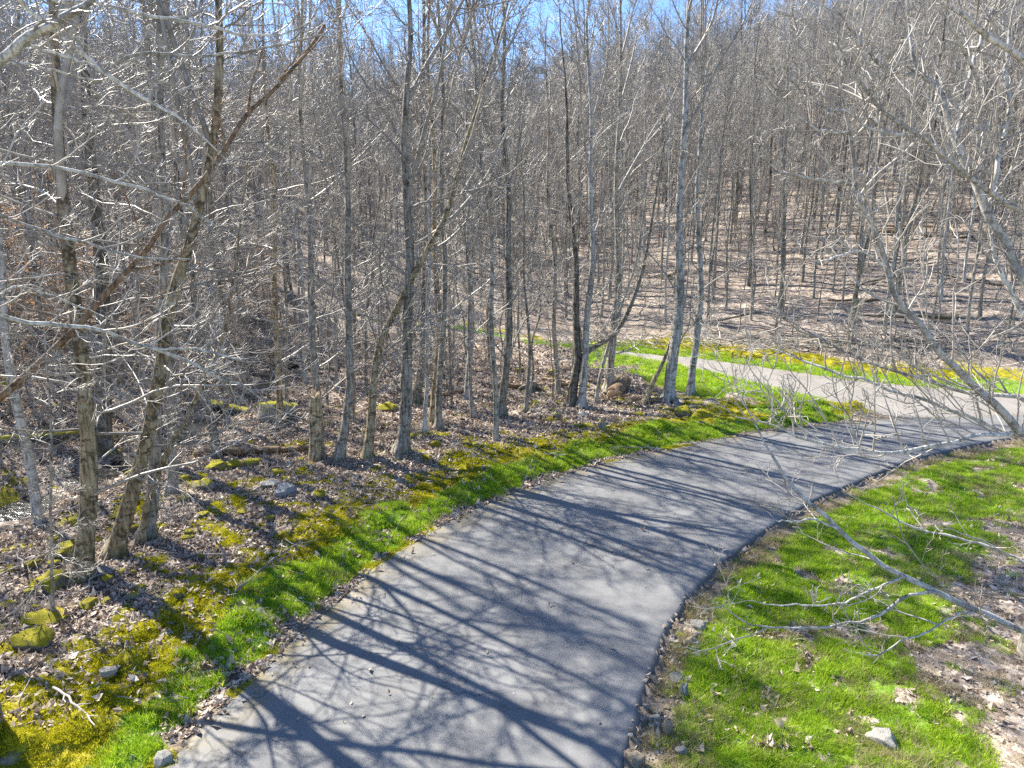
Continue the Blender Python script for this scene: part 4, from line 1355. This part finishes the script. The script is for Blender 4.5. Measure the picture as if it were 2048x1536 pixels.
log((392, 916), (622, 904), 13, B_DEAD, 'long brown log lying on the leaves left of the snapped snag')
log((836, 801), (934, 783), 7, B_DEAD, 'thin reddish log behind the twin stems')
log((985, 780), (1137, 776), 7, B_DEAD, 'long dark log left of the black forked tree')
log((1084, 762), (1142, 768), 6, B_DEAD, 'short slanting log above the long dark log')
log((1266, 803), (1346, 806), 8, B_DEAD, 'brown log lying before the largest pale trunk')
log((1206, 806), (1262, 792), 6, B_DEAD, 'thin log crossing under the sawn log')
log((1228, 800), (1252, 772), 21, B_DEAD, 'sawn log whose round pale cut end faces the driveway', 'sawn_log', cut=True)
log((418, 812), (498, 828), 13, R_MOSS, 'rotting log topped with moss beside the creek')
log((0, 888), (164, 872), 12, R_MOSS, 'mossy log at the left edge beyond the nearest birch')
log((586, 752), (680, 742), 8, B_DARK, 'dark log lying far back left of the far grass strip')
hl_me = []
for j in range(3):
    r = np.random.default_rng(680 + j); q = MB()
    P = np.stack([np.linspace(-2.5, 2.5, 10), r.normal(size=10) * .05, r.normal(size=10) * .03], 1)
    q.tubes(P, lumpy(r, np.linspace(.11, .06, 10), .06), 7, cap=True)
    hl_me.append(q.mesh('fallen_log', [B_GREY, B_DARK, B_DEAD][j]))
nl = 0
while nl < 20:
    u, v = rp.uniform(1180, 2030), rp.uniform(340, 660)
    g = ground_hit(u, v)
    if g[1] > 90 or ground_base(g[0], g[1]) < .6:
        continue
    o = link('fallen_log', hl_me[nl % 3], None, [g[0], g[1], g[2] + .08]); nl += 1
    sc_ = rp.uniform(.4, .95); o.scale = (sc_, sc_, sc_)
    az_ = math.atan2(.596, -.803) + rp.normal() * .35
    a_ = np.array([g[0] + math.cos(az_), g[1] + math.sin(az_)]); dz = tz(a_[0], a_[1]) - g[2]
    o.rotation_euler = (0, -math.atan(dz), az_)
    tag(o, 'fallen log lying across the leaf covered slope above the upper driveway', 'log', 'fallen logs on the slope')
st_b = ground_hit(1062, 782)
o = empty('rotten_stump', st_b, 'rotten dark stump of torn roots in the middle of the woods', 'stump')
q = MB(); r = np.random.default_rng(44)
q.tubes(np.array([[0, 0, -.1], [0, 0, .15], [.02, 0, .35]]), np.array([.3, .22, .17]), 10, cap=True)
link('stump_body', q.mesh('stump_body', B_DARK), o)
for k in range(7):
    a = k * .9 + r.uniform(-.2, .2); e = np.array([math.cos(a), math.sin(a) * .8, 0]) * r.uniform(.5, .8)
    q = MB(); q.tubes(np.array([[e[0] * .2, e[1] * .2, .2], [e[0] * .6, e[1] * .6, .12], [e[0], e[1], -.05]]), np.array([.08, .055, .02]), 6)
    link('root', q.mesh('root', B_DARK), o)


def branchy(name, r, ln, rad0, kids=5, arch=.1, mt=None):
    d = unit(np.array([[r.normal(), r.normal() * .6, 0.0]]))[0]
    n = 10; t = np.linspace(-.5, .5, n)
    P = d[None] * t[:, None] * ln + r.normal(size=(n, 3)) * .02 * ln * np.array([1, 1, .2]); P[:, 2] = .04 + arch * (0.25 - t * t) + np.abs(r.normal(size=n)) * .01
    R = np.linspace(rad0, rad0 * .4, n)
    q = MB(); q.tubes(P, R, 6, cap=True)
    if kids:
        b1, r1 = sprout(r, P[None], R[None], kids, .2, .95, (25, 55), ln * .35, 6, .0, .15, rad=rad0 * .5, flat_=.7)
        q.tubes(b1, r1, 4)
    return q.mesh(name, mt or STICK)


for j, (u, v, w, lab) in enumerate([
    (385, 1120, 150, 'forked pale branch lying from the moss up into the leaves below the grey beech'),
    (766, 985, 60, 'pair of pale sticks propped at the moss edge below the bent tan tree'),
    (770, 1195, 110, 'thin dark twig at the asphalt edge'),
    (1265, 902, 120, 'long pale twig reaching over the far asphalt edge'),
    (1100, 915, 60, 'bleached stick on the slope left of the small upright stone'),
    (150, 1420, 190, 'long thin grey stick lying across the yellow moss at lower left'),
    (25, 1240, 80, 'bleached forked branch at the left edge among mossy rocks'),
    (450, 905, 90, 'white stick leaning by the end of the long brown log'),
    (95, 960, 140, 'pale fallen branch across the creek bank at the left edge'),
    (490, 790, 130, 'tangled pale branch caught over the creek by the boulder')]):
    g = ground_hit(u, v); ln = w * optical(g) / FPX
    r = np.random.default_rng(600 + j)
    o = link('fallen_branch', branchy('fallen_branch', r, ln, .018 if w > 70 else .014, 5), None, [g[0], g[1], g[2]])
    tag(o, lab, 'branch')
fbm_ = [branchy('fallen_branch', np.random.default_rng(650 + j), 1.4, .014, 5, .16) for j in range(6)]
for j in range(70):
    u = rp.uniform(0, 1150); v = rp.uniform(800, 1180)
    g = ground_hit(u, v)
    inf = roadinfo(np.array([g[0]]), np.array([g[1]]))
    if inf['in1'][0] or inf['dl'][0] < 1.2:
        continue
    o = link('fallen_branch', fbm_[j % 6], None, list(g)); s = rp.uniform(.5, 1.5)
    o.scale = (s, s, s); o.rotation_euler = (rp.uniform(-.1, .1), rp.uniform(-.1, .1), rp.uniform(0, 6.3))
    tag(o, 'bare fallen branch lying on the leaf litter of the left wood floor', 'branch', 'fallen branches on the leaf litter')

brush = []
for j in range(3):
    r = np.random.default_rng(700 + j)
    q = MB()
    for k in range(60):
        a = r.uniform(0, 6.3); c0 = r.normal(size=3) * np.array([.9, .5, 0]); c0[2] = abs(r.normal()) * .2
        d = unit(np.array([[math.cos(a), math.sin(a) * .6, r.normal() * .25 + .1]]))[0]; ln = r.uniform(.7, 2)
        P = c0[None] + d[None] * np.linspace(-.3, .7, 6)[:, None] * ln + r.normal(size=(6, 3)) * .04
        q.tubes(P, np.linspace(.016, .004, 6), 4)
    brush.append(q.mesh('brush_pile', [STICK, TWIG, B_DARK][j]))
for j, (u, v, s, lab) in enumerate([
    (1500, 690, 1.6, 'wide tangle of dark brush on the bank above the upper driveway'),
    (1240, 690, 1.3, 'brush heap behind the brown grey trunk at the far bend'),
    (480, 730, 1.2, 'grey brush tangle over the creek behind the dark slim tree'),
    (360, 760, 1.0, 'loose brush pile beyond the creek behind the leaning trunks'),
    (640, 720, 1.2, 'brush pile on the far left of the distant grass strip'),
    (1750, 700, 1.3, 'dark brush on the bank behind the right hand limbs'),
    (1910, 680, 1.4, 'dark brush heap on the bank at the far right')]):
    g = ground_hit(u, v)
    o = link('brush_pile', brush[j % 3], None, list(g)); o.scale = (s * 1.3, s, s); o.rotation_euler = (0, 0, rp.uniform(-.4, .4))
    tag(o, lab, 'brush')

# ------------------------------------------------------------------ uncountable ground cover
rl = np.random.default_rng(900)


def in_view(x, y, m=.16):
    return np.abs(np.arctan2(x, np.maximum(y, .1))) < .66 + m


def leaf_litter(n, xlo, xhi, ylo, yhi, size):
    x = rl.uniform(xlo, xhi, n); y = rl.uniform(ylo, yhi, n)
    k = in_view(x, y); x, y = x[k], y[k]
    inf = roadinfo(x, y); g, mo, di = masks(x, y, inf)
    pr = np.where(inf['in1'], .0012 + .05 * np.exp(-inf['dl'] / .12), np.where(inf['in2'], .01, (1.0 - .90 * g - .85 * mo - .35 * di) * np.where(~inf['left'] & (inf['dr'] < .7), .10, 1)))
    dcw = dist_poly(x, y, CREEK); pr = pr * smooth(.35, .8, dcw)
    cl = fbm(x * 1.8, y * 1.8, 99)
    pr = np.where(inf['in1'] | inf['in2'], pr, pr * (.35 + 1.1 * smooth(.3, .6, cl)))
    k = rl.random(len(x)) < pr; x, y = x[k], y[k]
    inr = (inf['in1'] | inf['in2'])[k]
    z = np.where(inr, ground_base(x, y) + .02, terrain(x, y) + .012)
    n = len(x); p = np.stack([x, y, z + rl.random(n) * .02], 1)
    nrm = unit(np.stack([rl.normal(size=n) * .45, rl.normal(size=n) * .45, np.ones(n)], 1))
    d = rl.normal(size=(n, 3)); d = unit(d - (d * nrm).sum(1, keepdims=True) * nrm); s = np.cross(nrm, d)
    L_ = (size * np.clip(rl.lognormal(-.12, .4, n), .35, 1.9))[:, None]; cu = (rl.normal(size=n) * .42)[:, None]
    V = np.stack([p - d * L_ * .5 + nrm * L_ * cu, p + s * L_ * .3, p + d * L_ * .5 + nrm * L_ * cu, p - s * L_ * .3], 1)
    q = MB(); q.add(V, np.arange(n * 4).reshape(n, 4), np.repeat(np.clip(rl.beta(1.6, 1.25, n), 0, 1), 4))
    return q


q1 = leaf_litter(230000, -14, 4, 6.5, 20, .075)
q2 = leaf_litter(130000, -22, 5, 18, 34, .10)
q3 = leaf_litter(26000, 1, 14, 4.5, 20, .065)
for q in (q2, q3):
    for V, F_, t_, mi in zip(q.V, q.F, q.tone, q.mi):
        q1.add(V, F_, t_)
tag(link('fallen_leaves', q1.mesh('fallen_leaves', LEAF, False)), kind='stuff')

# small sticks
n = 3200
x = rl.uniform(-14, 6, n); y = 7 + 24 * rl.random(n) ** 1.3
inf = roadinfo(x, y); k = in_view(x, y) & ~inf['in1'] & ~inf['in2'] & (inf['dl'] > .5) & inf['left']; x, y = x[k], y[k]
n = len(x); z = terrain(x, y) + .025
a = rl.uniform(0, 6.3, n); ln = rl.uniform(.12, .7, n)
d = np.stack([np.cos(a), np.sin(a), rl.normal(size=n) * .12], 1)
t = np.linspace(-.5, .5, 4)
P = np.stack([x, y, z], 1)[:, None] + d[:, None] * t[None, :, None] * ln[:, None, None] + rl.normal(size=(n, 4, 3)) * .015
q = MB(); q.tubes(P, np.tile(np.array([[.006, .0055, .0045, .003]]), (n, 1)) * rl.uniform(.7, 1.5, n)[:, None], 3)
tag(link('twig_litter', q.mesh('twig_litter', STICK)), kind='stuff')

# grit and pebbles along both asphalt edges and at the junction
px_, py_ = [], []
for Pq, side in ((L1, 0), (R1, 1)):
    Pr = resample(Pq, 2000); T_ = unit(np.gradient(Pr, axis=0)); nn = np.stack([-T_[:, 1], T_[:, 0]], 1)
    k = rl.integers(0, 2000, 9000)
    off = (np.abs(rl.normal(size=9000)) * .2 - .02) if side == 0 else -(np.abs(rl.normal(size=9000)) * .22 + .17)
    px_.append(Pr[k, 0] + nn[k, 0] * off); py_.append(Pr[k, 1] + nn[k, 1] * off)
jx = flat(1735, 822)
px_.append(jx[0] + rl.normal(size=900) * 1.0); py_.append(jx[1] + rl.normal(size=900) * .7)
x = np.concatenate(px_); y = np.concatenate(py_); k = in_view(x, y) & (y > 5) & (y < 26) & (rl.random(len(x)) < .15 + .85 * smooth(.45, .6, fbm(x * 1.5, y * 1.5, 222))); x, y = x[k], y[k]
inf = roadinfo(x, y); inr = inf['in1'] | inf['in2']
z = np.where(inr, ground_base(x, y) + .016, terrain(x, y) + .006)
n = len(x); s = rl.uniform(.006, .018, n) * np.where(rl.random(n) < .1, 1.8, 1)
oc = np.array([[1, 0, 0], [0, 1, 0], [-1, 0, 0], [0, -1, 0], [0, 0, .7], [0, 0, -.5]], float)
V = np.stack([x, y, z], 1)[:, None] + (oc[None] * (1 + .3 * rl.normal(size=(n, 6, 1)))) * s[:, None, None]
fc = np.array([[0, 1, 4], [1, 2, 4], [2, 3, 4], [3, 0, 4]])
q = MB(); q.add(V, (np.arange(n)[:, None, None] * 6 + fc[None]).reshape(-1, 3))
tag(link('gravel', q.mesh('gravel', R_GREY, False)), kind='stuff')


def tuft(seed, n, rad_, h, wdt, lean=.5):
    r = np.random.default_rng(seed)
    a = r.uniform(0, 6.3, n); q_ = rad_ * np.sqrt(r.random(n))
    p = np.stack([q_ * np.cos(a), q_ * np.sin(a), np.full(n, -.004)], 1)
    hh_ = h * r.uniform(.5, 1.3, n)
    tip = p + np.stack([r.normal(size=n) * lean * hh_, r.normal(size=n) * lean * hh_, hh_], 1)
    b_ = r.uniform(0, 6.3, n); s_ = np.stack([np.cos(b_), np.sin(b_), np.zeros(n)], 1) * wdt
    V = np.stack([p - s_, p + s_, tip], 1)
    m_ = MB(); m_.add(V, np.arange(n * 3).reshape(n, 3), np.repeat(r.random(n), 3))
    return m_


GR = [tuft(800 + k, 70, .075, .045, .0035).mesh('grass_tuft', GRASS, False) for k in range(4)]
DG = [tuft(820 + k, 34, .09, .062, .003, .9).mesh('dry_tuft', DRYGRASS, False) for k in range(2)]
MO = [tuft(840 + k, 110, .07, .022, .004, .5).mesh('moss_tuft', MOSS, False) for k in range(4)]


def cover(n, regions):
    X_, Y_ = [], []
    for (x0, x1, y0, y1, w_) in regions:
        m_ = int(n * w_)
        X_.append(rl.uniform(x0, x1, m_)); Y_.append(rl.uniform(y0, y1, m_))
    x = np.concatenate(X_); y = np.concatenate(Y_)
    k = in_view(x, y) & (y > 4.5); x, y = x[k], y[k]
    inf = roadinfo(x, y); k = ~inf['in1'] & ~inf['in2']; x, y = x[k], y[k]
    return x, y


x, y = cover(150000, [(-6, 5, 5, 20, .42), (1, 14, 4.5, 20, .42), (0, 16, 15, 34, .16)])
g, mo, di = masks(x, y)
fn = fbm(x * 6, y * 6, 123, 2)
ri = roadinfo(x, y); rs = ~ri['left'] & (y < 24)
verge = rs & (ri['dr'] > .12) & (ri['dr'] < .8)
worn = rs & (ri['dr'] >= .8) & (ri['dr'] < 5)
pg = np.maximum(g, np.where(verge, .34 * smooth(.4, .55, fn), np.where(worn, .16 * smooth(.5, .7, fn), 0)))
k = (rl.random(len(x)) < pg * (.25 + 1.1 * smooth(.35, .6, fn)))
x, y, g, verge, worn = x[k], y[k], g[k], verge[k], worn[k]; n = len(x)
rightside = ~roadinfo(x, y)['left'] & (y < 22)
dry = np.where(rightside, rl.random(n) < .06 + .36 * smooth(.53, .70, fbm(x * 1.3, y * 1.3, 131)), rl.random(n) < .06)
dry = dry | ((verge | worn) & (rl.random(n) > g + .12))
print('grass', n)
tall = np.where(rl.random(n) < .12, 1.55, 1.0) * (.7 + .6 * fbm(x * 2, y * 2, 177))
scatter('grass', np.stack([x, y, terrain(x, y)], 1), np.stack([rl.normal(size=n) * .12, rl.normal(size=n) * .12, rl.uniform(0, 6.3, n)], 1),
        rl.uniform(.7, 1.35, n) * tall * np.where(y > 20, 1.6, 1), np.where(dry, rl.integers(4, 6, n), rl.integers(0, 4, n)), GR + DG)
x, y = cover(90000, [(-8, 5, 5, 20, .8), (0, 16, 15, 34, .2)])
g, mo, di = masks(x, y)
k = rl.random(len(x)) < mo * (.3 + smooth(.35, .55, fbm(x * 4, y * 4, 141, 2)))
x, y = x[k], y[k]; n = len(x)
print('moss', n)
scatter('moss', np.stack([x, y, terrain(x, y)], 1), np.stack([rl.normal(size=n) * .15, rl.normal(size=n) * .15, rl.uniform(0, 6.3, n)], 1),
        rl.uniform(.7, 1.5, n) * np.where(y > 20, 1.6, 1), rl.integers(0, 4, n), MO)
print('trees', len(trees), 'individual', n_ind, 'far', len(rest), 'saplings', ns)
print('tris', sum(sum(len(p.vertices) - 2 for p in m_.polygons) if len(m_.polygons) < 1 else len(m_.loops) - 2 * len(m_.polygons) for m_ in bpy.data.meshes))
